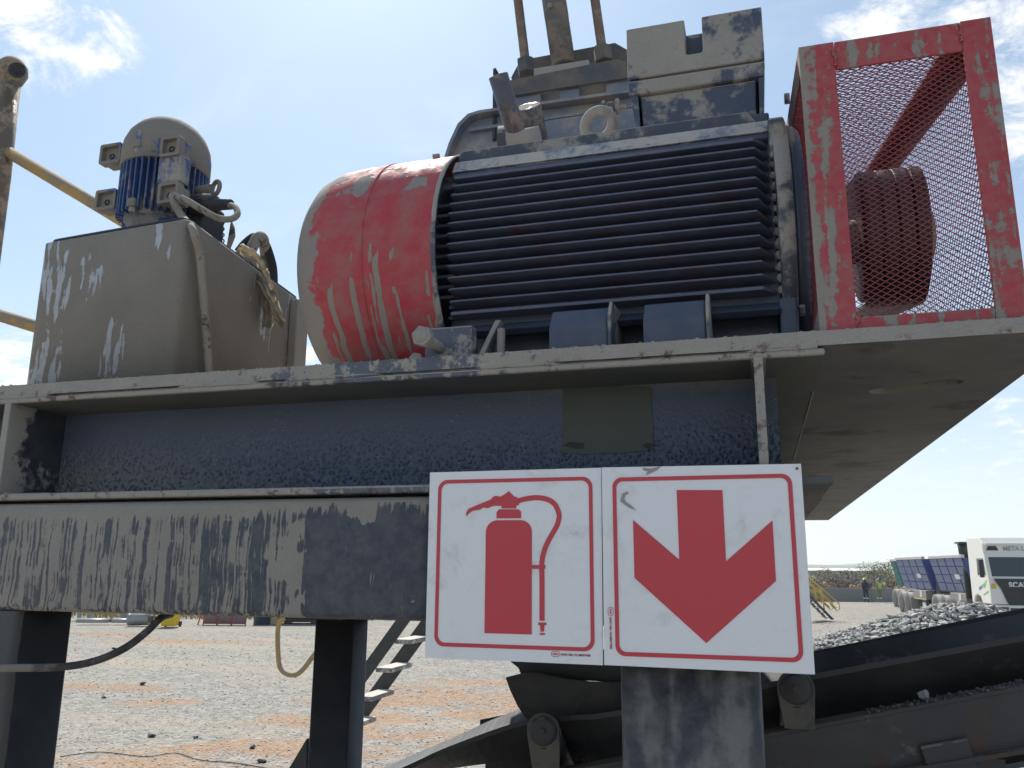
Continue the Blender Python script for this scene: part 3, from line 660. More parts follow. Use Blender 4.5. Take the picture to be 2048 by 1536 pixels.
# terminal box
tb0, tb1 = -.205, .058
def frus(x0, x1, y0, y1, z0, X0_, X1_, Y0_, Y1_, z1):
    return MB().add([(x0, y0, z0), (x1, y0, z0), (x1, y1, z0), (x0, y1, z0), (X0_, Y0_, z1), (X1_, Y0_, z1), (X1_, Y1_, z1), (X0_, Y1_, z1)],
        [(0, 3, 2, 1), (4, 5, 6, 7), (0, 1, 5, 4), (1, 2, 6, 5), (2, 3, 7, 6), (3, 0, 4, 7)])
TBY = 1.50
tb = part(frus(tb0+.002, tb1-.002, TBY+.002, TBY+.27, 3.222, tb0, tb1, TBY, TBY+.272, 3.2525), 'terminal_box', M_NAVYD, mo, bev=.004)
part(frus(-.178, .036, TBY+.016, TBY+.25, 3.128, -.182, .040, TBY+.012, TBY+.255, 3.2215), 'terminal_box_neck', M_NAVYD, tb, bev=.003)
part(frus(-.190, .044, TBY+.020, TBY+.26, 3.128, tb0+.004, tb1-.004, TBY+.004, TBY+.268, 3.2210).__class__().prism([(-.200, TBY+.006, 3.2215), (-.190, TBY+.006, 3.135), (-.183, TBY+.006, 3.135), (-.186, TBY+.006, 3.2215)], (0, .25, 0)), 'terminal_box_cheek', M_NAVYD, tb)
part(MB().prism([(.045, TBY+.006, 3.2215), (.043, TBY+.006, 3.145), (.050, TBY+.006, 3.145), (.056, TBY+.006, 3.2215)], (0, .25, 0)), 'terminal_box_cheek', M_NAVYD, tb)
# lid with a U notch pressed into the front
nx0, nx1 = P(1369, 60, Y=TBY).x, P(1404, 60, Y=TBY).x; zt, zb_ = 3.369, 3.2555; nz = P(1387, 108, Y=TBY).z
lid = [(tb0, zb_), (tb1, zb_), (tb1, zt), (nx1, zt), (nx1, nz+.004), (nx1-.004, nz), (nx0+.004, nz), (nx0, nz+.004), (nx0, zt), (tb0, zt)]
ld = part(MB().prism([(x, TBY-.002, z) for x, z in lid], (0, .05, 0)), 'terminal_box_lid', M_NAVYD, tb, bev=.005, seg=3)
part(MB().box((tb0+.0005, TBY+.0485, zb_+.0005), (tb1-.0005, TBY+.272, zt-.0005)), 'lid_body', M_NAVYD, ld, bev=.004)
mb = MB(); lp = []
for i in range(13):
    t = math.pi*i/12; lp.append(((nx0+nx1)/2-(nx1-nx0)/2*math.cos(t), TBY+.0475, zt-.004-.012*math.sin(t)))
part(mb.prism([(nx0, TBY+.0475, nz), (nx0, TBY+.0475, zt-.004)]+lp[1:-1]+[(nx1, TBY+.0475, zt-.004), (nx1, TBY+.0475, nz)], (0, -.006, 0)), 'notch_face', M_NAVY, ld)

# jacking block
jb = thing('jacking_block', 'small mud spattered jacking block with long hex bolt by the red cowl', 'jacking block', (-.51, 1.34, ZD))
part(MB().box((-.556, 1.335, ZD+.0005), (-.468, 1.365, 2.7185)), 'block', M_DECK, jb, bev=.003)
hz_ = P(880, 697, Y=1.335)
bo = part(MB().tube([(hz_.x, 1.262, hz_.z), (hz_.x, 1.36, hz_.z)], .0105, 16), 'bolt', M_STEEL, jb)
part(MB().hexnut((hz_.x, 1.247, hz_.z), (0, 1, 0), .0185, .014), 'bolt_head', M_STEEL, bo)
part(MB().lathe((hz_.x, 1.2475, hz_.z), (0, -1, 0), [(0, .013), (.002, .011), (.0025, .006), (.0045, .004), (.005, 0)], 12), 'bolt_head_mud', M_DUST, bo)
part(MB().hexnut((hz_.x, 1.262, hz_.z), (0, 1, 0), .0165, .010), 'lock_nut', M_STEEL, bo)
part(MB().hexnut((P(835, 709, Y=1.35).x, 1.34, 2.664), (0, 1, 0), .014, .02), 'small_nut', M_STEEL, jb)

# ================================================================ PULLEY AND BELTS
pu = thing('belt_pulley', 'grooved drive pulley wrapped by black V-belts inside the red mesh guard', 'pulley', (.262, AY, AZ))
PX0, PX1 = .205, .318
part(MB().lathe((PX0, AY, AZ), (1, 0, 0), [(0, .07), (.001, .112), (.004, .116), (PX1-PX0-.012, .116), (PX1-PX0-.003, .108), (PX1-PX0, .095), (PX1-PX0, .05), (PX1-PX0-.01, .045)], 64), 'pulley_body', M_RUBBER, pu)
DY, DZ, DR = 2.75, 3.22, .17
def belt(x0, x1, th):
    c0, c1 = Vector((0, AY, AZ)), Vector((0, DY, DZ)); r0, r1 = .1165, DR
    d = (c1-c0); L = d.length; d = d/L; nrm = Vector((0, -d.z, d.y)); ph = math.asin((r1-r0)/L)
    inn, outr = [], []
    for c, r, a0, a1 in ((c0, r0, 90+math.degrees(ph), 270-math.degrees(ph)), (c1, r1, -90-math.degrees(ph), 90+math.degrees(ph))):
        for i in range(29):
            a = R_(a0+(a1-a0)*i/28); e = d*math.cos(a)+nrm*math.sin(a); inn.append(c+e*r); outr.append(c+e*(r+th))
    n = len(inn); vs = []; fs = []
    for i in range(n):
        for q, x in ((inn[i], x0+.003), (outr[i], x0), (outr[i], x1), (inn[i], x1-.003)): vs.append((x, q.y, q.z))
    for i in range(n):
        j = (i+1) % n
        for k in range(4): fs.append((i*4+k, j*4+k, j*4+(k+1) % 4, i*4+(k+1) % 4))
    return MB().add(vs, fs, False)
M_BELT = plain('v_belt_rubber', (.028, .026, .026), .55, 0, .3, 40, .2)
for k in range(4):
    x = PX0+.006+k*.0265; part(belt(x, x+.0225, .011), 'v_belt', M_BELT, pu, bev=.002)
part(MB().lathe((PX0, DY, DZ), (1, 0, 0), [(0, .05), (0, DR), (PX1-PX0, DR), (PX1-PX0, .05)], 48), 'driven_pulley', M_BLACK, pu)

# ================================================================ RED MESH GUARD
gd = thing('belt_guard', 'red mesh belt guard streaked with dried mud on the right of the deck', 'machine guard', (.245, 1.30, ZD))
GX0, GX1, GY, GZ0, GZ1 = .1035, .3855, 1.295, ZD+.0005, 3.137
W1, W2, WT, WB = .054, .043, .050, .021
T = .006
part(MB().box((GX0, GY, GZ0), (GX0+W1, GY+T, GZ1)), 'front_post', M_REDG, gd, bev=.0015)
part(MB().box((GX1-W2, GY, GZ0), (GX1, GY+T, GZ1+.001)), 'front_post', M_REDG, gd, bev=.0015)
part(MB().box((GX0+W1+.0008, GY+.0005, GZ1-WT), (GX1-W2-.0008, GY+T, GZ1-.0005)), 'top_bar', M_REDG, gd, bev=.0015)
part(MB().box((GX0+W1+.0008, GY+.0005, GZ0), (GX1-W2-.0008, GY+T, GZ0+WB)), 'bottom_bar', M_REDG, gd, bev=.0015)
# blobs of weld mud at the joints
for (x, z) in ((GX0+W1, GZ1-.03), (GX1-W2, GZ1-.02), (GX0+W1, GZ0+.012)):
    mb = MB(); pth = [(x+rnd.uniform(-.002, .002), GY-.0005, z+(.03*(i/9-.5))) for i in range(10)]
    mb.tube(pth, [rnd.uniform(.0015, .0035) for _ in pth], 6); part(mb, 'weld_bead', M_REDG, gd)
M_BROWN = dusty('shaded_dusty_red_bar', (.16, .035, .035), -.02, 10, 0, .2, .1, .6, dust=(.17, .135, .11), bump=.4)  # dusty red paint, darkened to brown for the shade under the roof
GL = 1.25; SL = .245          # the roof climbs towards the back
def gtop(y): return GZ1+(y-GY)*SL
GY2 = GY+GL
def side_angle(x0, x1):      # roof edge angle iron: a flat leg and an upright leg
    a = MB().prism([(x0, GY+T+.001, gtop(GY+T)-.004), (x1, GY+T+.001, gtop(GY+T)-.004), (x1, GY+T+.001, gtop(GY+T)+.001), (x0, GY+T+.001, gtop(GY+T)+.001)], (0, GL, GL*SL))
    return a
part(side_angle(GX1-.045, GX1-.0005), 'roof_edge_bar', M_BROWN, gd)
part(MB().prism([(GX1-.006, GY+T+.001, gtop(GY+T)-.050), (GX1-.0005, GY+T+.001, gtop(GY+T)-.050), (GX1-.0005, GY+T+.001, gtop(GY+T)-.0045), (GX1-.006, GY+T+.001, gtop(GY+T)-.0045)], (0, GL, GL*SL)), 'roof_edge_bar', M_BROWN, gd)
part(side_angle(GX0+.0005, GX0+.045), 'roof_edge_bar', M_BROWN, gd)
part(MB().prism([(GX0+.0005, GY+T+.001, gtop(GY+T)-.050), (GX0+.006, GY+T+.001, gtop(GY+T)-.050), (GX0+.006, GY+T+.001, gtop(GY+T)-.0045), (GX0+.0005, GY+T+.001, gtop(GY+T)-.0045)], (0, GL, GL*SL)), 'roof_edge_bar', M_BROWN, gd)
for x in (GX0+.0005, GX1-.0425):
    part(MB().box((x, GY2+.008, GZ0), (x+.042, GY2+.048, gtop(GY2)-.005)), 'rear_post', M_REDG, gd, bev=.002)
    part(MB().box((x+(.0 if x < .2 else .036), GY+T+.001, GZ0), (x+(.006 if x < .2 else .042), GY2+.0075, GZ0+.04)), 'sill_bar', M_REDG, gd)
part(MB().box((GX0+.043, GY2+.008, gtop(GY2)-.05), (GX1-.043, GY2+.014, gtop(GY2)-.005)), 'rear_top_bar', M_REDG, gd)
def mesh_panel(o, eu, ev, nu, nv, pu_, pv_, th, keep=None, w=.0010):
    """expanded metal: zigzag strands. o corner, eu/ev unit axes, nu diamonds across, nv rows"""
    o, eu, ev = Vector(o), Vector(eu), Vector(ev); en = eu.cross(ev).normalized()*th; mb = MB()
    for r in range(nv+1):
        v0 = r*pv_; prev = None
        for c in range(2*nu+1):
            u = c*pu_/2; s = (c+r) % 2
            vv = v0+(.5 if s else -.5)*pv_*.92
            q = o+eu*u+ev*vv
            if prev is not None:
                d = (q-prev); L = d.length; d = d/L; sd_ = d.cross(en.normalized())*w/2
                vs = [prev-sd_-en/2-d*w*.3, prev+sd_-en/2-d*w*.3, prev+sd_+en/2-d*w*.3, prev-sd_+en/2-d*w*.3, q-sd_-en/2+d*w*.3, q+sd_-en/2+d*w*.3, q+sd_+en/2+d*w*.3, q-sd_+en/2+d*w*.3]
                if keep is None or (keep(prev) and keep(q)):
                    mb.add(vs, [(0, 1, 5, 4), (1, 2, 6, 5), (2, 3, 7, 6), (3, 0, 4, 7)])
            prev = q
    return mb
part(mesh_panel((GX0+W1-.006, GY+T+.003, GZ0+WB-.004), (1, 0, 0), (0, 0, 1), 14, 100, .0146, .0047, .0012, lambda q: q.x < GX1-.02 and q.z < GZ1-.02), 'mesh_panel', M_REDM, gd, kind='stuff')
part(mesh_panel((GX1-.0035, GY+T+.01, GZ0+.02), (0, 1, 0), (0, 0, 1), int(GL/.028), 105, .028, .008, .0011, lambda q: q.z < gtop(q.y)-.03, .0011), 'mesh_panel', M_REDM, gd, kind='stuff')
part(mesh_panel((GX0+.0035, GY+T+.01, GZ0+.02), (0, 1, 0), (0, 0, 1), int(GL/.028), 105, .028, .008, .0011, lambda q: q.z < gtop(q.y)-.03, .0011), 'mesh_panel', M_REDM, gd, kind='stuff')
ev = Vector((0, 1, SL)).normalized()
part(mesh_panel((GX0+.01, GY+T+.004, gtop(GY+T)-.007), (1, 0, 0), ev, 12, int(GL*1.03/.008), .0215, .008, .0011, None, .0011), 'mesh_panel', M_REDM, gd, kind='stuff')

# ================================================================ TANK with small blue motor
tk = thing('hydraulic_tank', 'mud covered grey steel tank standing on the left end of the deck', 'tank', (-1.28, 1.6, ZD))
TY = 1.35
c00 = (-1.502, TY+.03); c10 = (-1.098, TY); c11 = (-1.158, TY+.56); c01 = (-1.56, TY+.59); ZT = 3.004
def rloop(cs, r, z, n=6):
    o = []
    m = len(cs)
    for i in range(m):
        p, q, s = Vector((*cs[i-1], 0)), Vector((*cs[i], 0)), Vector((*cs[(i+1) % m], 0))
        a = q+(p-q).normalized()*r; b = q+(s-q).normalized()*r
        for k in range(n+1):
            t = k/n; e = a*(1-t)**2+q*2*t*(1-t)+b*t*t; o.append((e.x, e.y, z))
    return o
cs = (c00, c10, c11, c01)
cin = [(-1.492, TY+.04), (-1.103, TY+.008), (-1.165, TY+.55), (-1.55, TY+.58)]
part(MB().loft([rloop(cs, .024, ZD+.0005), rloop(cs, .024, ZT-.012), rloop(cs, .024, ZT-.005), rloop(cin, .022, ZT)], True), 'tank_body', M_TANK, tk)
part(MB().loft([rloop([(-1.492, TY+.036), (-1.106, TY+.006), (-1.163, TY+.555), (-1.553, TY+.585)], .03, ZT+.0004), rloop([(-1.492, TY+.036), (-1.106, TY+.006), (-1.163, TY+.555), (-1.553, TY+.585)], .03, ZT+.0045)], False), 'tank_cover', M_BLACK, tk)
# gauge strip at the rear corner of the right side
ga = Vector((-1.147, TY+.50, 0)); 
part(MB().box((-1.150, TY+.488, 2.70), (-1.125, TY+.545, 2.985)), 'level_gauge', M_DUST, tk, bev=.004)
for z in (2.73, 2.965): part(MB().lathe((-1.1255, TY+.52, z), (1, 0, 0), [(0, .012), (.008, .012), (.011, .008)], 16), 'gauge_knob', M_DUST, tk)

# motor: vertical, flange mounted
SX, SY = P(331, 350, Y=1.58).x, 1.58
sm = thing('blue_motor', 'small dusty blue vertical motor with domed cap standing on the tank', 'motor', (SX, SY, ZT+.005))
zb0 = ZT+.0048
part(MB().lathe((SX, SY, zb0), (0, 0, 1), [(0, .098), (.006, .100), (.014, .099), (.018, .080), (.04, .069), (.075, .071), (.098, .08)], 48), 'mounting_flange', M_BLUED, sm)
zf0, zf1 = zb0+.097, 3.247
part(MB().lathe((SX, SY, zf0), (0, 0, 1), [(0, .078), (.004, .083), (zf1-zf0, .083)], 48), 'stator', M_BLUE, sm)
for i in range(40):
    a = 2*math.pi*i/40
    e = Vector((math.cos(a), math.sin(a), 0)); t_ = Vector((-e.y, e.x, 0))
    part(MB().obox(Vector((SX, SY, (zf0+zf1)/2+.002))+e*.0915, e*.0095, t_*.0021, Vector((0, 0, (zf1-zf0)/2-.004+rnd.uniform(-.003, .003)))), 'fin', M_BLUE, sm, bev=.001)
zc = zf1
dome = part(MB().lathe((SX, SY, zc-.006), (0, 0, 1), [(0, .101), (.002, .104), (.045, .104), (.068, .101), (.092, .092), (.114, .076), (.130, .056), (.140, .032), (.144, .012), (.145, 0)], 56), 'domed_cap', M_BLUED, sm)
def pad(px, py, yy, w, h, name='foot_pad'):
    c = P(px, py, Y=yy); d = .045
    loop = [rrect(c.x-w/2, c.x+w/2, c.z-h/2, c.z+h/2, .005, 3), rrect(c.x-w/2+.007, c.x+w/2-.007, c.z-h/2+.007, c.z+h/2-.007, .003, 3)]
    o = part(flat(loop, .020, front(yy+.008), name), name, M_BLUED, sm, bev=.0015)
    part(MB().box((c.x-w/2+.004, yy+.010, c.z-h/2+.004), (c.x+w/2-.004, yy+d, c.z+h/2-.004)), 'pad_back', M_BLUED, o, bev=.002)
    part(MB().torus((c.x-w*.05, yy+.0095, c.z-h*.05), (0, 1, 0), .0055, .0022, 16, 6), 'bolt_hole', M_BLACK, o)
YPD = SY-.112
pad(221, 307, YPD+.045, .062, .052); pad(211, 399, YPD+.045, .060, .052); pad(340, 292, YPD-.008, .052, .050); pad(336, 385, YPD-.008, .054, .050)
part(MB().box((P(316, 345, Y=YPD).x, YPD-.002, P(330, 366, Y=YPD).z), (P(362, 345, Y=YPD).x, YPD+.03, P(330, 314, Y=YPD).z)), 'rating_pad', M_BLUE, sm, bev=.004)
for px, py, hh in ((277, 288, .022), (265, 406, .022)):
    c = P(px, py, Y=YPD+.012)
    o = part(MB().box((c.x-.011, YPD+.004, c.z-hh/2), (c.x+.011, YPD+.03, c.z+hh/2)), 'bolt_boss', M_BLUED, sm, bev=.004)
    part(MB().hexnut((c.x, YPD+.014, c.z-hh/2-.011), (0, 0, 1), .008, .011), 'boss_bolt', M_DUST, o)
c = P(277, 270, Y=SY-.104); part(MB().box((c.x-.008, SY-.106, c.z-.012), (c.x+.008, SY-.080, c.z+.012)), 'cap_latch', M_BLUE, sm, bev=.002)
ebx = P(432, 376, Y=SY)
part(MB().torus((ebx.x, SY, ebx.z), (.45, 1, 0), .0165, .0055, 28, 10), 'eyebolt', M_BLUED, sm)
part(MB().cyl((SX+.07, SY, ebx.z), (ebx.x-.014, SY, ebx.z), .011), 'eyebolt_boss', M_BLUED, sm)
part(MB().box((SX+.060, SY-.01, zb0+.012), (SX+.122, SY+.085, zb0+.155)), 'conduit_box', M_BLACK, sm, bev=.008)
gq = P(415, 405, Y=SY-.01)
g0 = Vector((SX+.075, SY-.01, gq.z)); g1 = P(460, 409, Y=1.55); gL = (g1-g0).length
part(MB().lathe(g0, g1-g0, [(0, .026), (gL*.5, .027), (gL*.68, .022), (gL*.7, .014), (gL*1.02, .012)], 20), 'cable_gland', M_BLACK, sm)
for i in range(4): part(MB().prism([(SX+.05, SY-.095+.010*i, zb0+.02), (SX+.088, SY-.066+.010*i, zb0+.02), (SX+.088, SY-.066+.010*i, zb0+.062), (SX+.05, SY-.095+.010*i, zb0+.075)], (0, .004, 0)), 'shield_rib', M_BLUED, sm)

# cables
M_CABLE = dusty('dusty_cable', (.06, .055, .055), .06, 30, 0, .2, 0, .6, dust=(.30, .265, .225), bump=.3)
hose = thing('motor_cable', 'dusty grey cable looping from the blue motor and hanging down the tank side', 'cable', tuple(P(420, 735, Y=1.40)))
pth = [P(352, 392, Y=1.45), P(345, 393, Y=1.435), P(350, 410, Y=1.43), P(366, 436, Y=1.43), P(385, 460, X=-1.085), P(398, 505, X=-1.083), P(404, 560, X=-1.083), P(410, 640, X=-1.085), P(420, 770, X=-1.085)]
pth2 = [P(350, 391, Y=1.43), P(375, 402, Y=1.42), P(405, 420, Y=1.43), P(435, 436, Y=1.45), P(460, 438, Y=1.48), P(474, 430, Y=1.50), P(472, 416, Y=1.52), P(458, 410, Y=1.55)]
part(MB().tube(pth, .0085, 12, True, 6), 'hanging_cable', M_CABLE, hose)
part(MB().tube(pth2, .0075, 12, True, 6), 'looped_cable', M_CABLE, hose)
wire = MB(); pw = [P(436, 385, Y=1.6), P(432, 400, Y=1.58), P(440, 425, Y=1.58)]+[P(446+(2.5 if i % 2 else -1.5), 440+6*i, Y=1.58) for i in range(10)]
tag(part(wire.tube(pw, .0016, 6, True, 3), 'thin_wire', M_BLACK), 'thin kinked wire dangling from the eyebolt of the blue motor', 'wire')
mb = MB(); l = [P(462, 440, Y=1.6), P(468, 455, Y=1.6), P(469, 472, Y=1.6), P(462, 490, Y=1.6), P(456, 503, Y=1.6), P(452, 498, Y=1.6), P(457, 470, Y=1.6)]
tag(part(mb.prism(l, (0, .004, 0)), 'torn_strip', M_CABLE), 'dark torn strip hanging beside the kinked wire over the tank', 'strip')
hh = thing('hydraulic_hoses', 'pair of black hydraulic hoses arching over the back of the tank', 'hose', tuple(P(545, 560, Y=1.85)))
part(MB().tube([P(478, 505, Y=1.80), P(492, 488, Y=1.80), P(512, 474, Y=1.82), P(528, 486, Y=1.85), P(538, 510, Y=1.88), P(545, 540, Y=1.9), P(546, 580, Y=1.9)], .0135, 12, True, 6), 'hose', M_RUBBER, hh)
part(MB().tube([P(496, 512, Y=1.76), P(506, 492, Y=1.77), P(517, 474, Y=1.79), P(527, 480, Y=1.83), P(531, 520, Y=1.9), P(532, 560, Y=1.92)], .0145, 12, True, 6), 'hose', M_CABLE, hh)
part(MB().torus(P(515, 482, Y=1.785), (.5, .3, .8), .017, .002, 20, 6), 'hose_clip', M_BLACK, hh)
# rag of torn plastic draped over the tank edge
def rag_material():
    m, g, b = new_mat('dirty_plastic_rag'); p = g.n('ShaderNodeTexCoord').outputs['Object']
    n = g.noise(p, 28, 6, .7, 1.0)
    g.put(b.inputs['Base Color'], g.mix(g.step(n, .40, .62), (.34, .31, .28), (.70, .65, .55))); b.inputs['Roughness'].default_value = .55
    tr = g.n('ShaderNodeBsdfTranslucent'); tr.inputs[0].default_value = (.62, .55, .42, 1); ms = g.n('ShaderNodeMixShader'); ms.inputs[0].default_value = .5
    g.L.new(b.outputs[0], ms.inputs[1]); g.L.new(tr.outputs[0], ms.inputs[2]); g.L.new(ms.outputs[0], g.N['Material Output'].inputs[0]); return m
M_RAG = rag_material()
def ragmesh(spine, wid, yq, seed):
    r = random.Random(seed); mb = MB(); nw = 9; loops = []
    sp = spline([Vector((x, y, 0)) for x, y in spine], 5)
    for i, q in enumerate(sp):
        d = (sp[min(i+1, len(sp)-1)]-sp[max(i-1, 0)]).normalized(); nrm = Vector((-d.y, d.x, 0)); t = i/(len(sp)-1)
        w = wid(t)*(1+r.uniform(-.18, .18)); row = []
        for k_ in range(nw):
            s = k_/(nw-1)-.5; p2 = q+nrm*w*s; ww = yq(t)+.010*math.sin(s*13+t*9+seed)+r.uniform(-.004, .004)
            row.append(P(p2.x, p2.y, Y=ww))
        loops.append(row)
    return mb.loft(loops, True, False, False)
rg = thing('plastic_rag', 'torn dirty strip of plastic draped over the tank edge', 'rag', tuple(P(530, 600, Y=1.62)))
o = part(ragmesh([(472, 503), (498, 520), (515, 545), (528, 580), (538, 615), (534, 655)], lambda t: 42-18*abs(t-.3)-8*t, lambda t: 1.70-.03*t, 3), 'rag_tail', M_RAG, rg)
o2 = part(ragmesh([(520, 545), (533, 570), (545, 600), (556, 630), (568, 652)], lambda t: 34-22*t, lambda t: 1.66-.02*t, 9), 'rag_tail', M_RAG, rg)
for q in (o, o2):
    s_ = q.modifiers.new('solid', 'SOLIDIFY'); s_.thickness = .0012

# ================================================================ BACKGROUND MACHINE behind the motor
bm_ = thing('crusher_frame', 'blue grey crusher frame with tensioning rods rising behind the motor', 'machine', (-.6, 2.45, 2.66))
BY = 2.40
M_CR = dusty('dusty_blue_grey_paint', (.15, .185, .25), -.06, 7, 0, .3, .1, .42, bump=.3, soft=.08, film=.3)
pl = [(-.985, 2.7), (-.985, 3.45), (-.965, 3.60), (-.935, 3.70), (-.905, 3.765), (-.87, 3.796), (-.83, 3.803), (-.28, 3.795), (-.28, 2.7)]
part(MB().prism([(x, BY+.036, z) for x, z in pl], (0, .012, 0)), 'back_plate', M_CR, bm_)
rim = [Vector((x, BY, z)) for x, z in pl[:8]]
vs = []
mb = MB(); loops = []
for i, q in enumerate(rim):
    loops.append([q, q+Vector((0, .0355, 0)), q+Vector((.008, .0355, -.010)), q+Vector((.008, 0, -.010))])
mb.loft(loops, False); part(mb, 'plate_rim', M_CR, bm_)
part(MB().box((-.87, BY+.018, 3.742), (-.285, BY+.0355, 3.752)), 'stiffener', M_CR, bm_)
part(MB().box((-.66, BY+.01, 3.66), (-.30, BY+.0355, 3.735)), 'stiffener_bar', M_CR, bm_, bev=.003)
M_BRK = dusty('dusty_dark_bracket', (.07, .078, .09), .0, 9, 0, .2, .1, .5, dust=(.16, .14, .12), bump=.4, soft=.12)
# channel bracket above
ch = [(-.725, 3.845), (-.725, 3.902), (-.372, 3.930), (-.328, 3.895), (-.30, 3.88), (-.30, 3.82)]
part(MB().prism([(-.727, BY, 3.838), (-.727, BY, 3.897), (-.36, BY, 3.912), (-.30, BY, 3.878), (-.30, BY, 3.838)], (0, .010, 0)), 'bracket_front', M_BRK, bm_, bev=.002)
part(MB().box((-.727, BY+.0105, 3.838), (-.30, BY+.19, 3.848)), 'bracket_floor', M_CR, bm_)
part(MB().prism([(-.727, BY+.19, 3.838), (-.775, BY+.19, 4.034), (-.741, BY+.19, 4.098), (-.395, BY+.19, 4.104), (-.33, BY+.19, 4.05), (-.30, BY+.19, 3.838)], (0, .010, 0)), 'bracket_back', M_BRK, bm_, bev=.002)
for xa, xb in ((-.727, -.62), (-.555, -.49), (-.40, -.30)):
    part(MB().box((xa, BY+.015, 3.8035), (xb, BY+.12, 3.8375)), 'spacer', M_CR, bm_)
sp0, sp1 = P(1090, 136, Y=BY+.09).x, P(1186, 120, Y=BY+.09).x
part(MB().box((sp0-.02, BY+.012, 3.8485), (sp1, BY+.188, 3.935)), 'rod_seat', M_NAVYD, bm_, bev=.003)
M_RAM = dusty('grey_ram_steel', (.10, .10, .105), -.02, 12, 0, .2, 0, .45, dust=(.23, .20, .17), bump=.3, soft=.08)
M_ROD = dusty('rusty_threaded_rod', (.22, .15, .11), .0, 20, 0, .2, 0, .6, dust=(.30, .26, .22), bump=.4)
def rod(px0, py0, px1, py1, yy, r, thread, name, mat):
    a, b = P(px1, py1, Y=yy), P(px0, py0, Y=yy); d = (b-a); b = a+d*1.6; L = (b-a).length; d = (b-a)/L
    if thread:
        pr = []; n = int(L/.004)
        for i in range(n): pr += [(i*.004, r), (i*.004+.002, r*.86)]
        mb = MB().lathe(a, d, pr, 14, True)
    else: mb = MB().lathe(a, d, [(0, r), (L*.45, r), (L*.452, r*1.02), (L, r*1.02)], 28, True)
    o = part(mb, name, mat, bm_)
    return a, d, o
a, d, o = rod(1036, 0, 1053, 142, BY+.09, .0165, True, 'tension_rod', M_ROD)
part(MB().hexnut(a-d*.012, d, .032, .055), 'rod_nut', M_BRK, o)
a, d, o = rod(1190, 0, 1207, 118, BY+.09, .0165, True, 'tension_rod', M_ROD)
part(MB().hexnut(a-d*.012, d, .032, .055), 'rod_nut', M_BRK, o)
a, d, o = rod(1108, 0, 1128, 134, BY+.08, .041, False, 'ram_rod', M_RAM)
part(MB().lathe(P(1100, 12, Y=BY+.036), (0, -1, 0), [(0, .009), (.004, .009), (.004, .005), (.012, .005)], 12), 'grease_nipple', M_STEEL, o)
# the thick pins in front
M_PIN = dusty('mottled_pin', (.075, .085, .11), -.06, 16, 0, .1, 0, .4, dust=(.25, .21, .17), bump=.3, grime_or_bounce=(.05, .03, .025))
for (x0, y0, x1, y1, yy, r) in ((996, 150, 1040, 290, 2.02, .0285), (1056, 212, 1076, 300, 2.22, .040)):
    a, b = P(x1, y1, Y=yy+.10), P(x0, y0, Y=yy)
    b2 = a+(b-a); o = part(MB().lathe(a-(b-a)*.3, (b-a).normalized(), [(0, r), ((b-a).length*1.3-.002, r), ((b-a).length*1.3, r-.003)], 32), 'pin', M_PIN, bm_)
part(MB().lathe(P(1020, 285, Y=2.2), (1, .1, 0), [(-.03, .05), (.05, .05)], 28), 'pin_boss', M_NAVYH, bm_)
part(MB().lathe(P(1048, 290, Y=2.12), (1, .1, .1), [(-.045, .045), (.05, .045)], 28), 'pin_boss', M_NAVYD, bm_)
part(MB().box((-.788, BY+.02, 3.70), (-.778, BY+.06, 3.965)), 'side_strap', M_BLACK, bm_)
# clevis
cc = P(1222, 212, Y=2.3)
cl = part(MB().box((cc.x-.009, 2.28, cc.z-.16), (cc.x+.009, 2.32, cc.z+.005)), 'clevis', M_NAVYH, bm_, bev=.005)
for dx in (-.026, .016): part(MB().lathe((cc.x+dx, 2.3, cc.z-.005), (1, 0, 0), [(0, .024), (.010, .024)], 20), 'clevis_ear', M_NAVYH, cl)
part(MB().cyl((cc.x-.045, 2.3, cc.z-.01), (cc.x+.045, 2.3, cc.z-.01), .008, 12), 'clevis_pin', M_STEEL, cl)
# pedestal so that the crusher stands on something
part(MB().box((-.95, BY+.0485, 2.66), (-.3, BY+.35, 3.70)), 'body', M_CR, bm_)

# ================================================================ HANDRAILS on the left
M_POST = dusty('dark_mottled_rail_paint', (.13, .10, .07), -.02, 14, 0, .2, .1, .45, dust=(.32, .25, .18), bump=.4)
hr = thing('handrail', 'mottled dark and yellow tubular handrail behind the tank at the far left', 'handrail', (-2.6, 2.2, ZD))
a = P(22, 150, Y=2.2); b = P(-22, 560, Y=2.2)
po = part(MB().tube([a, (a+b)/2, (b.x, 2.2, 2.66)], .036, 20), 'post', M_POST, hr)
mb = MB(); mb.lathe(P(24, 145, Y=2.2)-Vector((0, .0, .05)), (0, 0, 1), [(0, .036), (.02, .045), (.045, .055), (.075, .052), (.10, .034), (.108, 0)], 24)
kb = part(mb, 'post_knob', M_POST, po)
kc = P(35, 142, Y=2.155); part(MB().lathe(kc, (.5, -.85, -.15), [(0, .028), (.008, .030), (.009, .020), (.004, .018), (.0, .0)], 20), 'knob_socket', M_BLACK, kb)
mb = MB(); mb.tube([P(18, 305, Y=2.2), P(230, 432, Y=2.2), P(330, 492, Y=2.2)], .022, 16); part(mb, 'top_rail', M_YEL, hr)
mb = MB(); mb.tube([P(-60, 612, Y=2.2), P(68, 652, Y=2.2), P(600, 815, Y=2.2)], .022, 16); part(mb, 'mid_rail', M_YEL, hr)
h2 = MB().tube([P(560, 620, Y=3.0), P(640, 672, Y=3.0)], .018, 12)
tag(part(h2, 'short_handrail', M_YEL), 'short piece of yellow handrail seen between tank and red cowl', 'handrail')

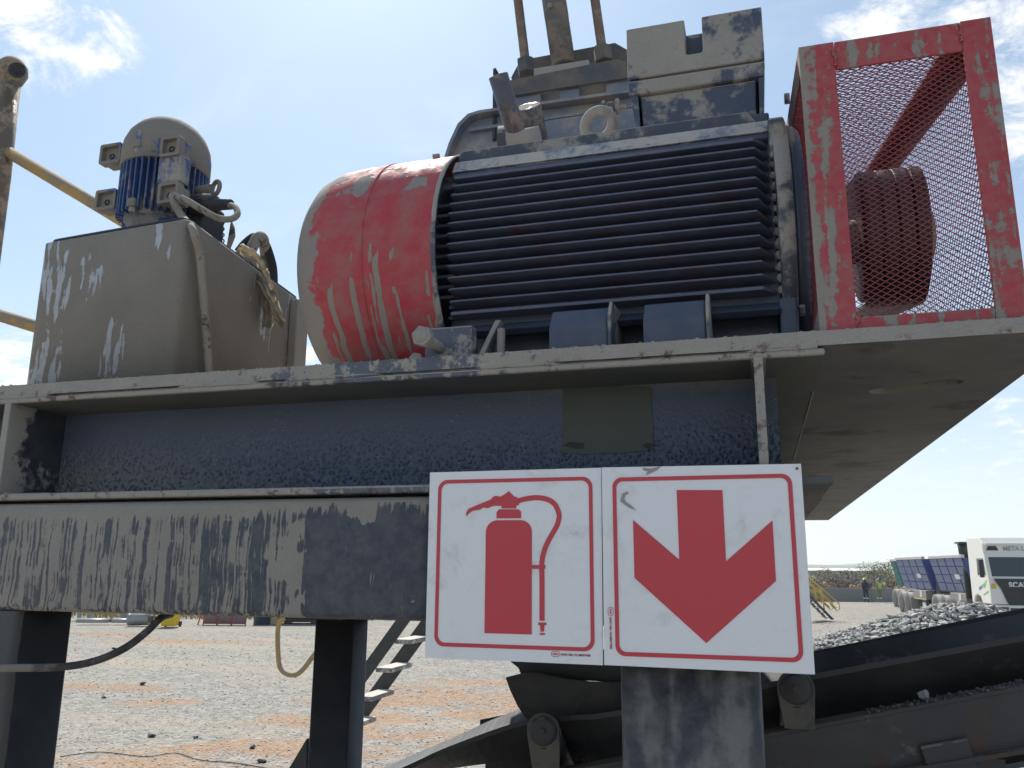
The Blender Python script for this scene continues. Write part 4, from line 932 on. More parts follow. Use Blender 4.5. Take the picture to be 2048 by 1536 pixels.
# ================================================================ CABLE under the beam
pth = [P(-60, 1338, Y=1.22), P(20, 1336, Y=1.22), P(120, 1334, Y=1.225), P(190, 1322, Y=1.24), P(250, 1296, Y=1.26), P(295, 1262, Y=1.29), P(322, 1236, Y=1.32), P(345, 1200, Y=1.36)]
M_HOSE = dusty('black_hose_rubber', (.022, .021, .022), -.1, 20, 0, 0, 0, .6, dust=(.22, .19, .16), bump=.3, soft=.15, extra=XR(-1.15, -1.30, .35))
pth[-1].z = min(pth[-1].z, 2.212)
tag(part(MB().tube(pth, .0066, 12, True, 8), 'slack_cable', M_HOSE), 'slack black cable sagging across the left column below the box beam', 'cable')

# ================================================================ STEEL STAIR behind the middle column
st = thing('steel_stair', 'dark steel stair with pale treads behind the slim black column', 'stairs', tuple(P(560, 1640, Y=8.0)))
SYN, SYF = 8.0, 8.55
def stringer(px, yy, hw):
    a, b = [P(*q, Y=yy) for q in px]
    d = (b-a).normalized(); lo = a-d*((a.z)/d.z) if d.z > 0 else a; hi = b+d*.9
    up = Vector((-d.z, 0, d.x))*hw
    return MB().prism([lo-up, hi-up, hi+up, lo+up], (0, .012, 0)), d
m1, dN = stringer(((734, 1340), (810, 1235)), SYN, .062)
m2, dF = stringer(((736, 1410), (849, 1255)), SYF, .075)
M_STAIR = dusty('dark_stair_paint', (.030, .034, .036), -.16, 6, 0, .3, .1, .45, dust=(.26, .24, .21), bump=.3)
M_TREAD = dusty('pale_tread', (.16, .155, .15), -.05, 6, 0, .5, 0, .6, dust=(.50, .47, .42), bump=.3)  # pale coat, palest on upward faces
part(m1, 'stringer', M_STAIR, st); part(m2, 'stringer', M_STAIR, st)
tA, tB = P(850, 1287, Y=SYN), P(742, 1392, Y=SYN)
base = P(765, 1336, Y=SYN); stepv = P(803, 1279, Y=SYN)-base
for k in range(-8, 6):
    c = base+stepv*k
    if c.z < .05: continue
    part(MB().box((c.x-.08, SYN+.0125, c.z-.045), (c.x+.09, SYF-.0005, c.z)), 'tread', M_TREAD, st, bev=.004)
yl = thing('stair_handrail', 'yellow tubular handrail loop hanging below the box beam beside the slim column', 'handrail', tuple(P(585, 1350, Y=6.2)))
YR = 7.6
part(MB().tube([P(760, 1215, Y=YR), P(700, 1244, Y=YR), P(640, 1296, Y=YR), P(604, 1341, Y=YR), P(583, 1350, Y=YR), P(564, 1341, Y=YR), P(557, 1318, Y=YR), P(556, 1258, Y=YR), P(566, 1238, Y=YR), P(590, 1214, Y=YR), P(680, 1130, Y=YR)], .024, 14, True, 8), 'rail_tube', M_YEL, yl)
part(MB().tube([P(760, 1215, Y=YR), P(900, 1110, Y=YR)], .024, 14), 'rail_tube', M_YEL, yl)

# ================================================================ CONVEYOR
cv = thing('belt_conveyor', 'dark troughed belt conveyor rising to the right behind the wide column', 'conveyor', (.2, 2.0, 0))
EN = 1.90
near = [P(560, 1640, Y=EN), P(800, 1537, Y=EN), P(900, 1492, Y=EN), P(1050, 1440, Y=EN), P(1150, 1430, Y=EN), P(1240, 1420, Y=EN), P(1640, 1345, Y=EN), P(2048, 1270, Y=EN)]
near.append(near[-1]+(near[-1]-near[-2])*3.2)
near = spline(near, 6)
slope = (P(2048, 1270, Y=EN).z-P(1640, 1345, Y=EN).z)/(P(2048, 1270, Y=EN).x-P(1640, 1345, Y=EN).x)
zc0 = P(1640, 1345, Y=EN); 
def zline(x): return zc0.z+(x-zc0.x)*slope
M_BELTC = dusty('conveyor_belt_rubber', (.030, .031, .035), -.18, 5, 0, .10, .0, .55, dust=(.16, .15, .14), bump=.25, film=.25)
mb = MB(); th = .011
loops = []
for q in near:
    trough = min(1, max(0, (q.x+.95)/.45)); dz = .10*trough
    top = [(EN, q.z), (EN+.06, q.z-dz*.55), (EN+.115, q.z-dz), (EN+.235, q.z-dz), (EN+.29, q.z-dz*.55), (EN+.37, q.z+.004)]
    bot = [(EN+.37, q.z-.007), (EN+.29, q.z-dz*.55-th), (EN+.235, q.z-dz-th), (EN+.115, q.z-dz-th), (EN+.06, q.z-dz*.55-th), (EN, q.z-th)]
    loops.append([(q.x, y, z) for y, z in top+bot])
part(mb.loft(loops, False), 'carrying_belt', M_BELTC, cv)
# ribbed far skirt standing on the belt
for i in range(4):
    a, b = P(1560, 1327, Y=EN+.37), P(2048, 1238, Y=EN+.37); e = (b-a)
    a = a-e*.25; b = b+e*2.5; o_ = Vector((0, .004*i, -.011*i+.003))
    part(MB().tube([a+o_, b+o_], .0066, 8), 'far_skirt_rib', plain('skirt_rubber%d' % i, (.040, .046, .058), .42, 0, .5, 30, .2), cv)
# stringers
M_CHAN = dusty('rust_stained_channel', (.030, .031, .037), -.14, 6, 0, .45, .05, .5, dust=(.19, .17, .145), bump=.5, film=.2, grime_or_bounce=(.075, .035, .02))
a = P(1530, 1477, Y=1.84); b = P(2048, 1381, Y=1.84); e = (b-a); a2 = a-e*1.6; b2 = b+e*3
def chan(yy, s):
    up = Vector((0, 0, 1)); H = .095
    A, B = Vector((a2.x, yy, a2.z)), Vector((b2.x, yy, b2.z))
    part(MB().prism([A-up*H, A, A+Vector((0, s*.008, 0)), A-up*H+Vector((0, s*.008, 0))], B-A), 'stringer_web', M_CHAN, cv)
    part(MB().prism([A+up*.0005, A+up*.008, A+up*.008+Vector((0, s*.06, 0)), A+up*.0005+Vector((0, s*.06, 0))], B-A), 'stringer_flange', M_CHAN, cv)
    part(MB().prism([A-up*(H+.0085), A-up*(H+.0005), A-up*(H+.0005)+Vector((0, -s*.0-.02, 0)), A-up*(H+.0085)+Vector((0, -.02, 0))], B-A), 'stringer_lip', M_CHAN, cv)
chan(1.84, 1); chan(2.36, -1)
# dark side plate behind the rollers, return belt, legs
A, B = Vector((a2.x, 2.30, a2.z)), Vector((b2.x, 2.30, b2.z))
part(MB().prism([A+Vector((0, 0, .01)), A+Vector((0, 0, .10)), A+Vector((0, .006, .10)), A+Vector((0, .006, .01))], B-A), 'far_side_plate', M_BLACK, cv)
M_RET = plain('return_belt_rubber', (.12, .125, .135), .5, 0, .3, 9, .1)
A, B = Vector((a2.x, 1.90, a2.z-.145)), Vector((b2.x, 1.90, b2.z-.145))
part(MB().prism([A, A+Vector((0, .40, 0)), A+Vector((0, .40, .01)), A+Vector((0, 0, .01))], B-A), 'return_belt', M_RET, cv)
part(MB().prism([A+Vector((0, -.03, -.06)), A+Vector((0, -.03, -.005)), A+Vector((0, -.022, -.005)), A+Vector((0, -.022, -.06))], B-A), 'return_side_strip', M_RET, cv)
for px in (1960, 2400):
    q = P(px, 1500, Y=1.85); zz = a2.z+(b2.z-a2.z)*(q.x-a2.x)/(b2.x-a2.x)
    part(MB().box((q.x-.04, 1.8485, 0), (q.x+.04, 1.90, zz-.105)), 'leg', M_CHAN, cv)
q = P(1900, 1525, Y=1.83); part(MB().obox((q.x, 1.832, q.z), (.042, 0, .010), (0, .006, 0), (-.008, 0, .035)), 'bracket_plate', M_CHAN, cv, bev=.004)
# idler brackets
def idler(px, py, wpx, hz0, dx=0):
    c = P(px, py, Y=1.825); r = .036
    zl = a2.z+(b2.z-a2.z)*(c.x+dx-a2.x)/(b2.x-a2.x)+.008 if hz0 is None else hz0
    l = [(c.x-.026+dx, zl), (c.x+.030+dx, zl)]
    for i in range(13):
        t = R_(-10+200*i/12); l.append((c.x+r*math.cos(t), c.z+r*math.sin(t)))
    o = part(MB().prism([(x, 1.825, z) for x, z in l], (0, .008, 0)), 'idler_bracket', dusty('idler_mud%d' % px, (.035, .037, .04), -.06, 8, 0, .2, .1, .5, dust=(.125, .115, .10), extra=XR(c.z+.0, c.z-.03, .14, 2)), cv, bev=.002)
    part(MB().lathe((c.x, 1.8245, c.z), (0, -1, 0), [(0, .030), (.004, .029), (.006, .024), (.006, 0)], 24), 'bearing_cap', M_BLACK, o)
    part(MB().hexnut((c.x, 1.818, c.z), (0, -1, 0), .008, .006), 'axle_nut', M_CHAN, o)
    part(MB().lathe((c.x, 1.836, c.z-.002), (0, 1, -.72), [(0, .012), (.01, .034), (.17, .034), (.18, .012)], 24), 'wing_roller', M_BLACK, o)
    part(MB().lathe((c.x, 2.02, c.z-.13), (0, 1, 0), [(0, .034), (.12, .034)], 24), 'centre_roller', M_BLACK, o)
    return o
idler(1592, 1378, 75, None); idler(1086, 1462, 40, None, .004)
# grit lying along the stringer
M_GRIT = plain('crushed_stone_grit', (.13, .127, .12), .9, 0, .6, 60, .3)
mb = MB()
for i in range(900):
    t = rnd.uniform(.36, .62); q = a2+(b2-a2)*t; s = rnd.choice((.002, .003, .003, .005))*rnd.uniform(.6, 1.1)
    c = q+Vector((0, rnd.uniform(.004, .05), .008+s*.6))
    ax = Vector((rnd.uniform(-1, 1), rnd.uniform(-1, 1), rnd.uniform(-1, 1))).normalized(); ay = ax.orthogonal().normalized(); az = ax.cross(ay)
    mb.add([c+ax*s, c-ax*s*.9, c+ay*s*.8, c-ay*s, c+az*s*.7, c-az*s*.8], [(0, 2, 4), (2, 1, 4), (1, 3, 4), (3, 0, 4), (2, 0, 5), (1, 2, 5), (3, 1, 5), (0, 3, 5)])
tag(part(mb, 'stone_grit', M_GRIT, kind='stuff'), 'fine crushed stone grit lying along the conveyor side channel', 'grit')
# stones on the channel
def rock_mesh(name, r, seed, mat, sub=2):
    rr = random.Random(seed); bm = bmesh.new(); bmesh.ops.create_icosphere(bm, subdivisions=sub, radius=1)
    pl = [(Vector((rr.uniform(-1, 1), rr.uniform(-1, 1), rr.uniform(-1, 1))).normalized(), rr.uniform(.30, .72)) for _ in range(9)]
    for v in bm.verts:
        for n, d in pl:
            t = v.co.dot(n)
            if t > d: v.co -= n*(t-d)
        v.co *= 1+rr.uniform(-.03, .03)
    me = bpy.data.meshes.new(name); bm.to_mesh(me); bm.free()
    s = Vector((rr.uniform(.8, 1.2), rr.uniform(.7, 1.1), rr.uniform(.6, 1))); me.transform(Matrix.Diagonal((*(s*r), 1)))
    me.materials.append(mat); return me
M_ROCKL = plain('pale_broken_stone', (.40, .40, .385), .85, 0, .5, 30, .8)
def stone(px, py, yy, r, seed, label):
    c = P(px, py, Y=yy); o = part(rock_mesh('stone', r, seed, M_ROCKL), 'stone', None); o.location = c; o.rotation_euler = (seed, seed*2, seed*.7)
    return tag(o, label, 'stone')
stone(1851, 1390, 1.872, .0175, 5, 'pale broken stone resting on the conveyor side channel')
stone(1943, 1394, 1.872, .0075, 8, 'small pebble to the right of the pale stone on the conveyor channel')

# rubber skirt sheets and feed chute
def sheet(pts, yy, thick, name, label, cat, mat, bow):
    l = [P(x, y, Y=yy+bow*math.sin((x-1000)/260*math.pi)) for x, y in pts]
    return tag(part(MB().prism(l, (0, thick, 0)), name, mat), label, cat)
M_SKIRT = dusty('scuffed_skirt_rubber', (.022, .022, .024), -.15, 6, 0, .1, .1, .55, dust=(.12, .10, .085), bump=.3, soft=.2, film=.15)
sheet([(1011, 1355), (1040, 1348), (1065, 1346), (1090, 1350), (1130, 1358), (1180, 1364), (1290, 1366), (1290, 1428), (1150, 1430), (1095, 1434), (1055, 1442), (1035, 1412), (1020, 1380)], 1.96, .012, 'rubber_skirt', 'curved black rubber skirt sheet standing on the conveyor belt beneath the extinguisher sign', 'rubber sheet', M_SKIRT, -.02)
sheet([(1010, 1300), (1290, 1300), (1290, 1368), (1150, 1360), (1090, 1350), (1042, 1349), (1037, 1336), (1022, 1324)], 2.02, .02, 'feed_chute', 'dark chute plate hanging above the rubber skirt below the extinguisher sign', 'chute', M_BLACK, 0)

# ================================================================ LOOSE STONES on the yard
M_STONE = [plain('yard_stone_grey', (.33, .315, .285), .9, 0, .5, 15, 0), plain('yard_stone_pale', (.46, .44, .40), .9, 0, .4, 15, 0), plain('yard_stone_dark', (.085, .085, .09), .9, 0, .5, 15, 0)]
for k, (cnt, smin, smax) in enumerate(((9000, .009, .024), (10000, .008, .022), (300, .010, .024))):
    mb = MB(); rr = random.Random(40+k)
    V = []; Fc = []
    for i in range(cnt):
        if rr.random() < .72:
            v = 8.5+22*rr.random()**1.6; u = rr.uniform(-.68*v, .12*v)
        else:
            v = 17+26*rr.random(); u = rr.uniform(.30*v, .62*v)
        s = rr.uniform(smin, smax)*(1+.5*(v/15 if v > 15 else 0)*.5); c = cf(u, v, s*.25)
        a = rr.uniform(0, 6.28); ax = Vector((math.cos(a), math.sin(a), rr.uniform(-.3, .3)))*s*rr.uniform(.8, 1.4); ay = Vector((-math.sin(a), math.cos(a), rr.uniform(-.3, .3)))*s; az = Vector((rr.uniform(-.3, .3), 0, 1))*s*rr.uniform(.25, .5)
        b0 = len(V); V += [c+ax, c-ax, c+ay, c-ay, c+az, c-az]
        Fc += [(b0, b0+2, b0+4), (b0+2, b0+1, b0+4), (b0+1, b0+3, b0+4), (b0+3, b0, b0+4)]
    me = bpy.data.meshes.new('gravel'); me.from_pydata([tuple(q) for q in V], [], Fc)
    o = part(me, 'gravel', M_STONE[k], kind='stuff'); tag(o, ('grey', 'pale', 'dark')[k]+' loose crushed stones scattered over the yard', 'gravel')
M_ROCKD = plain('dark_yard_rock', (.05, .05, .055), .9, 0, .5, 20, .5)
for i, (px, py, r, lab) in enumerate(((285, 1370, .10, 'dark flat rock on the gravel near the left column'), (392, 1477, .065, 'dark rounded rock on the gravel in the middle of the left opening'), (301, 1474, .075, 'grey dark rock on the gravel left of the rounded one'),
        (523, 1526, .07, 'dark rock at the bottom edge near the slim column'), (507, 1497, .055, 'small rock on the orange soil left of the slim column'), (208, 1396, .09, 'pale flat stone on the gravel beside the left column'), (230, 1300, .12, 'small dark rock far back on the pale track'))):
    c = gp(px, py); o = part(rock_mesh('yard_rock', r, 60+i, M_ROCKD if i != 5 else M_ROCKL), 'yard_rock', None); o.location = (c.x, c.y, r*.3); o.rotation_euler.z = i; o.scale.z = .7; tag(o, lab, 'rock', 'loose rocks on the yard')
mb = MB().tube([gp(120, 1515), gp(200, 1506), gp(290, 1515), gp(350, 1508), gp(400, 1522), gp(470, 1528), gp(540, 1540)], .006, 6, True, 8)
for i, v in enumerate(mb.v): mb.v[i] = (v[0], v[1], v[2]+.012)
tag(part(mb, 'ground_wire', M_RUBBER), 'thin dark wire lying curled across the gravel', 'wire')

# ================================================================ LEFT BACKGROUND
def at(px, py): c = gp(px, py); return c
def lthing(name, label, cat, px, py, rz=None, group=None):
    return thing(name, label, cat, tuple(at(px, py)), YAW if rz is None else rz, group)
M_GALV = plain('galvanised_sheet', (.30, .31, .31), .5, .3, .3, 4, .1)
M_YBIN = plain('yellow_plastic', (.75, .50, .02), .45, 0, .15, 3, .05)
# yellow wheelie bin
yb = lthing('wheelie_bin', 'bright yellow wheelie bin on the gravel far behind the sagging cable', 'bin', 340, 1254)
part(frus(-.26, .26, -.28, .22, .05, -.31, .31, -.36, .32, .98), 'bin_body', M_YBIN, yb, bev=.03, local=True)
part(MB().box((-.33, -.39, .985), (.33, .36, 1.05)), 'bin_lid', M_YBIN, yb, bev=.02, local=True)
for x in (-.27, .29): part(MB().lathe((x, .24, .11), (1, 0, 0), [(-.03, .10), (-.02, .11), (.02, .11), (.03, .10)], 20), 'wheel', M_RUBBER, yb, local=True)
part(MB().tube([(-.25, .33, .95), (-.25, .42, .97), (.25, .42, .97), (.25, .33, .95)], .018, 8), 'handle', M_RUBBER, yb, local=True)
# drum lying down with couplings
dr = lthing('steel_drum', 'grey steel cylinder lying on its side left of the yellow bin', 'cylinder', 279, 1253)
part(MB().lathe((-.48, 0, .26), (1, .18, .04), [(0, .20), (.02, .235), (.08, .24), (.12, .225), (.14, .245), (.78, .245), (.80, .20)], 28), 'drum_shell', M_GALV, dr, local=True)
part(MB().lathe((-.481, 0, .26), (1, .18, .04), [(-.004, .19), (0, .19), (.001, .10), (.001, 0)], 24), 'drum_mouth', M_BLACK, dr, local=True)
for i in range(3): part(MB().lathe((.36+.16*i, .07+.03*i, .27), (1, .18, 0), [(0, .12), (.02, .17-.02*i), (.08, .17-.02*i), (.10, .12)], 20), 'coupling', plain('rusty_coupling%d' % i, (.10, .07, .06), .7), dr, local=True)
# curved sheets
for i, (px, w, lab) in enumerate(((186, .62, 'curved galvanised sheet lying among scrap behind the left column'), (243, .35, 'short bent sheet of scrap left of the steel cylinder'))):
    o = lthing('scrap_sheet', lab, 'scrap metal', px, 1250, group='scrap in the yard'); mb = MB(); loops = []
    for k in range(9):
        t = math.pi*(.1+.8*k/8); loops.append([(-w, .18*math.cos(t)-.0, .02+.24*math.sin(t)), (w, .18*math.cos(t)+.1, .02+.22*math.sin(t))])
    s_ = part(mb.loft(loops, True, False, False), 'sheet', M_GALV, o, local=True); sm_ = s_.modifiers.new('solid', 'SOLIDIFY'); sm_.thickness = .01
# red framed panels leaning: a stack of corrugated sheets with red frames
rp = lthing('red_framed_panels', 'corrugated panels in red frames leaning together on the gravel', 'panels', 450, 1250)
M_CORR = plain('weathered_corrugated_sheet', (.36, .26, .27), .6, .0, .3, 3, .1); M_RFR = plain('red_frame_paint', (.38, .05, .05), .5, 0, .3, 8, 0)
for k in range(3):
    x0 = -.85+.57*k; mb = MB(); loops = []
    for i in range(25): loops.append([(x0+.53*i/24, .02*math.cos(i*math.pi*.75), .06), (x0+.53*i/24, .30+.02*math.cos(i*math.pi*.75), 1.35)])
    mb.loft(loops, True, False, False); s_ = part(mb, 'corrugated_sheet', M_CORR, rp, local=True); s_.modifiers.new('solid', 'SOLIDIFY').thickness = .004
    for xx in (x0-.015, x0+.53): part(MB().bar((xx, -.03, 0), (xx, .27, 1.4), .04, .04, (1, 0, 0)), 'frame_bar', M_RFR, rp, local=True)
    part(MB().bar((x0, -.02, .05), (x0+.52, -.02, .05), .03, .03), 'frame_bar', M_RFR, rp, local=True)
part(MB().bar((-1.05, -.1, 0), (-.86, .27, 1.4), .04, .04, (1, 0, 0)), 'frame_brace', M_RFR, rp, local=True)
bd = lthing('blue_drum', 'dark blue drum standing beside the red framed panels', 'drum', 525, 1249)
part(MB().lathe((0, 0, 0), (0, 0, 1), [(0, .33), (.02, .36), (.3, .355), (.31, .37), (.33, .37), (.34, .355), (.62, .355), (.63, .37), (.65, .37), (.66, .355), (.97, .36), (.99, .33)], 28), 'drum_shell', plain('blue_drum_paint', (.03, .055, .085), .5, 0, .3, 6, 0), bd, local=True)
part(MB().lathe((0, 0, .99), (0, 0, 1), [(0, .30), (.006, .30)], 24), 'drum_head', M_BLACK, bd, local=True)
tp = lthing('timber_post', 'short tan timber post standing between dark blue drum and container', 'post', 549, 1249)
part(MB().box((-.17, -.15, 0), (.17, .15, 1.1)), 'post_shaft', plain('tan_timber', (.42, .31, .17), .8, 0, .3, 5, .1), tp, bev=.02, local=True)
part(MB().box((-.19, -.17, 1.1005), (.19, .17, 1.14)), 'post_cap', M_YEL, tp, local=True)
bk = lthing('dark_container', 'low dark steel skip behind the yellow handrail loop', 'skip', 605, 1247)
part(frus(-.85, .75, -.5, .5, .08, -1.0, .9, -.6, .6, 1.25), 'skip_body', M_BLACK, bk, bev=.02, local=True)
part(MB().box((-1.03, -.63, 1.2505), (.93, .63, 1.31)), 'skip_rim', M_BLACK, bk, bev=.01, local=True)
for x in (-.6, .5): part(MB().box((x-.05, -.5, 0), (x+.05, .5, .079)), 'skid', M_BLACK, bk, local=True)
# fence posts and dry grass behind the scrap
for i, px in enumerate((158, 178, 262)):
    o = lthing('fence_post', ('leftmost pale fence post', 'second pale fence post', 'wide pale fence post')[i]+' in the dry grass behind the scrap', 'post', px, 1240, group='fence posts in the dry grass')
    w = .07 if i < 2 else .45
    part(MB().box((-w, -.06, 0), (w, .06, 1.5)), 'post_shaft', plain('pale_post%d' % i, (.30, .29, .25), .8, 0, .3, 3, .1), o, bev=.01, local=True)
    part(MB().box((-w-.02, -.08, 1.5005), (w+.02, .08, 1.56)), 'post_cap', M_GALV, o, local=True)
M_GRASS = plain('dry_grass', (.34, .29, .12), .9, 0, .6, 1.5, 0)
V = []; Fc = []; rr = random.Random(5)
for i in range(9000):
    v = rr.uniform(38.0, 52); u = rr.uniform(-.72*v, -.02*v); h = rr.uniform(.35, .95); c = cf(u, v); a = rr.uniform(0, 3.14); w = Vector((math.cos(a), math.sin(a), 0))*rr.uniform(.015, .04); tip = Vector((rr.uniform(-.25, .25), rr.uniform(-.25, .25), h))
    b0 = len(V); V += [c-w, c+w, c+tip]; Fc.append((b0, b0+1, b0+2))
me = bpy.data.meshes.new('dry_grass'); me.from_pydata([tuple(q) for q in V], [], Fc)
tag(part(me, 'dry_grass', M_GRASS, kind='stuff'), 'dry yellow grass behind the scrap at the far side of the yard', 'grass')

# ================================================================ RIGHT BACKGROUND
M_CONC = plain('grey_concrete', (.24, .235, .23), .9, 0, .25, .8, .2)
wl = thing('concrete_wall', 'low grey concrete wall at the edge of the yard behind two workers', 'wall', tuple(gp(1735, 1205)+FH*.9), YAW)
for k in range(6): part(MB().box((-7+4*k, .55, 0), (-7+4*k+3.985, .75, .98+.02*(k % 2))), 'wall_panel', M_CONC, wl, local=True, bev=.015)
part(MB().box((-7, .5, 0), (17, .8, .06)), 'wall_footing', M_CONC, wl, local=True)
# workers
def person(name, label, px, py, cloth, trousers, helmet, bend, vest=None):
    t = thing(name, label, 'person', tuple(gp(px, py)), YAW, 'workers by the wall')
    me = bpy.data.meshes.new('body'); 
    sh = Vector((0, -bend*.35, 0))
    J = dict(pel=(0, 0, .92), chest=(0, sh.y*.7, 1.28), neck=(0, sh.y, 1.46), head=(0, sh.y*1.1, 1.60), htop=(0, sh.y*1.1, 1.70), lh=(-.10, 0, .88), lk=(-.11, -.02, .48), la=(-.11, .01, .09), lt=(-.12, -.12, .04), rh=(.10, 0, .88), rk=(.12, -.02, .48), ra=(.12, .01, .09), rt=(.13, -.12, .04),
             ls=(-.18, sh.y*.9, 1.40), le=(-.25, sh.y*.9-.03, 1.13), lw=(-.20, sh.y-.15, .93), lhd=(-.18, sh.y-.19, .86), rs=(.18, sh.y*.9, 1.40), re=(.25, sh.y*.9-.03, 1.13), rw=(.20, sh.y-.15, .93), rhd=(.18, sh.y-.19, .86))
    K = list(J); E = [('pel', 'chest'), ('chest', 'neck'), ('neck', 'head'), ('head', 'htop'), ('pel', 'lh'), ('lh', 'lk'), ('lk', 'la'), ('la', 'lt'), ('pel', 'rh'), ('rh', 'rk'), ('rk', 'ra'), ('ra', 'rt'), ('chest', 'ls'), ('ls', 'le'), ('le', 'lw'), ('lw', 'lhd'), ('chest', 'rs'), ('rs', 're'), ('re', 'rw'), ('rw', 'rhd')]
    rad = dict(pel=.16, chest=.17, neck=.065, head=.10, htop=.07, lh=.10, rh=.10, lk=.075, rk=.075, la=.055, ra=.055, lt=.05, rt=.05, ls=.08, rs=.08, le=.06, re=.06, lw=.045, rw=.045, lhd=.045, rhd=.045)
    me.from_pydata([J[k_] for k_ in K], [(K.index(a_), K.index(b_)) for a_, b_ in E], [])
    me.materials.append(cloth)
    o = bpy.data.objects.new('body', me); COL.objects.link(o); o.parent = t
    mod = o.modifiers.new('skin', 'SKIN'); o.modifiers.new('sub', 'SUBSURF').levels = 1; o.modifiers['sub'].render_levels = 2
    for i, k_ in enumerate(K): me.skin_vertices[0].data[i].radius = (rad[k_], rad[k_]*(.75 if k_ in ('pel', 'chest') else 1))
    me.skin_vertices[0].data[0].use_root = True
    part(MB().lathe((0, sh.y*1.1, 1.655), (0, 0, 1), [(0, .155), (.012, .15), (.015, .125), (.07, .115), (.11, .08), (.128, 0)], 20), 'helmet', helmet, t, local=True)
    M_REF = plain(name+'_reflective', (.75, .76, .72), .4)
    for sx_ in (-.115, .115): part(MB().lathe((sx_, .0, .28), (0, 0, 1), [(0, .072), (.06, .075)], 14), 'reflective_band', M_REF, t, local=True)
    if vest:
        part(MB().loft([[(.20*math.cos(a_)*s_, sh.y*q_+.145*math.sin(a_)*s_, z_) for a_ in (2*math.pi*i/18 for i in range(18))] for z_, s_, q_ in ((.98, 1.0, .1), (1.2, 1.05, .5), (1.42, .98, .9))], True), 'safety_vest', vest, t, local=True)
    part(MB().loft([[(.165*math.cos(a_)*s_, .13*math.sin(a_)*s_, z_) for a_ in (2*math.pi*i/18 for i in range(18))] for z_, s_ in ((.80, 1.15), (.95, 1.08))], True), 'trouser_waist', trousers, t, local=True)
    return t
M_OVER = plain('navy_overall', (.025, .03, .055), .8, 0, .3, 8, 0)
person('person', 'worker in dark blue overalls and yellow helmet standing by the concrete wall', 1733, 1205, M_OVER, M_OVER, plain('yellow_helmet', (.75, .5, .05), .4), 0)
M_KH = plain('khaki_overall', (.22, .19, .13), .8, 0, .3, 8, 0)
person('person', 'worker in green high visibility vest stooping by the concrete wall', 1760, 1205, M_KH, M_KH, plain('dark_helmet', (.06, .06, .07), .5), .55, plain('hi_vis_green', (.35, .65, .10), .7))

# bushes beyond the wall
M_LEAF = [plain('olive_leaves', (.115, .12, .06), .8, 0, .6, 2, 0), plain('dry_brush', (.20, .18, .11), .85, 0, .5, 2, 0), plain('purple_brown_brush', (.16, .14, .12), .85, 0, .5, 2, 0)]
M_TWIG = plain('twigs', (.12, .09, .06), .9, 0, .3, 5, 0)
def bush(px, dist, w, h, m, label, seed, name='bush'):
    rr = random.Random(seed); u = (px-1024)/FPX*dist*.985; t = thing(name, label, 'bush' if name == 'bush' else 'tree', tuple(cf(u, dist)), YAW, 'bushes beyond the wall')
    V = []; Fc = []; lobes = [(rr.uniform(-.6, .6)*w/2, rr.uniform(-.4, .4)*w/2, h*rr.uniform(.4, .72), rr.uniform(.25, .42)*min(w, h*1.6)) for _ in range(9)]
    for i in range(2600):
        lx, ly, lz, lr = rr.choice(lobes); d = Vector((rr.gauss(0, 1), rr.gauss(0, 1), rr.gauss(0, .8))).normalized()*lr*rr.uniform(.35, 1)**.5
        c = Vector((lx, ly, lz))+d; c.z = max(.05, c.z); s = rr.uniform(.05, .12); a = Vector((rr.uniform(-1, 1), rr.uniform(-1, 1), rr.uniform(-1, 1))).normalized()*s; b = a.orthogonal().normalized()*s*.7
        n = len(V); V += [c-a, c+b, c+a, c-b]; Fc.append((n, n+1, n+2, n+3))
    me = bpy.data.meshes.new('crown'); me.from_pydata([tuple(q) for q in V], [], Fc)
    part(me, 'crown', M_LEAF[m], t, local=True)
    mb = MB()
    for i in range(5):
        lx, ly, lz, lr = lobes[i]; mb.tube([(lx*.2, ly*.2, 0), (lx*.6, ly*.6, lz*.5), (lx, ly, lz)], [.07, .045, .015], 6)
    part(mb, 'trunk', M_TWIG, t, local=True)
for i, (px, d, w, h, m, lab) in enumerate(((1625, 74, 4.2, 1.9, 1, 'dry tan bush beside the far stair rail'), (1655, 82, 4.5, 2.3, 2, 'brownish bush just right of the far stair rail'), (1690, 88, 5.0, 2.5, 0, 'low olive bush behind the wall left of the workers'), (1715, 80, 4.0, 2.0, 2, 'purple brown scrub directly behind the overalled worker'),
        (1757, 92, 4.8, 3.3, 0, 'tallest rounded olive tree above the stooping worker'), (1735, 98, 4.2, 2.6, 0, 'dark olive bush between the tall tree and the low bush'), (1785, 84, 4.0, 2.2, 1, 'dry bush touching the rear of the green trailer'), (1805, 95, 4.5, 2.5, 2, 'brown brush partly hidden by the blue trailers'),
        (1670, 105, 6.0, 2.7, 1, 'wide dry thicket farthest behind the wall'), (1640, 110, 5.0, 2.6, 0, 'olive thicket behind the far stair'))):
    bush(px, d, w, h*(.8 if i != 4 else .95), m, lab, 200+i, 'tree' if i == 4 else 'bush')
# rubble heaps beyond the wall
M_RUB = plain('orange_rubble', (.36, .22, .14), .9, 0, .5, 3, .3)
t = thing('rubble_heap', 'orange brown rubble heap showing above the concrete wall', 'rubble', tuple(cf((1700-1024)/FPX*72, 73)), YAW)
for i in range(40):
    o = part(None, 'rubble_piece', None, t, local=True, data=rock_mesh('rubble_piece', rnd.uniform(.25, .5), 300+i % 6, M_RUB, 1)); o.location = (rnd.uniform(-4, 5), rnd.uniform(-.6, .6), rnd.uniform(.1, 1.05)); o.rotation_euler = (rnd.random()*6, rnd.random()*6, rnd.random()*6)
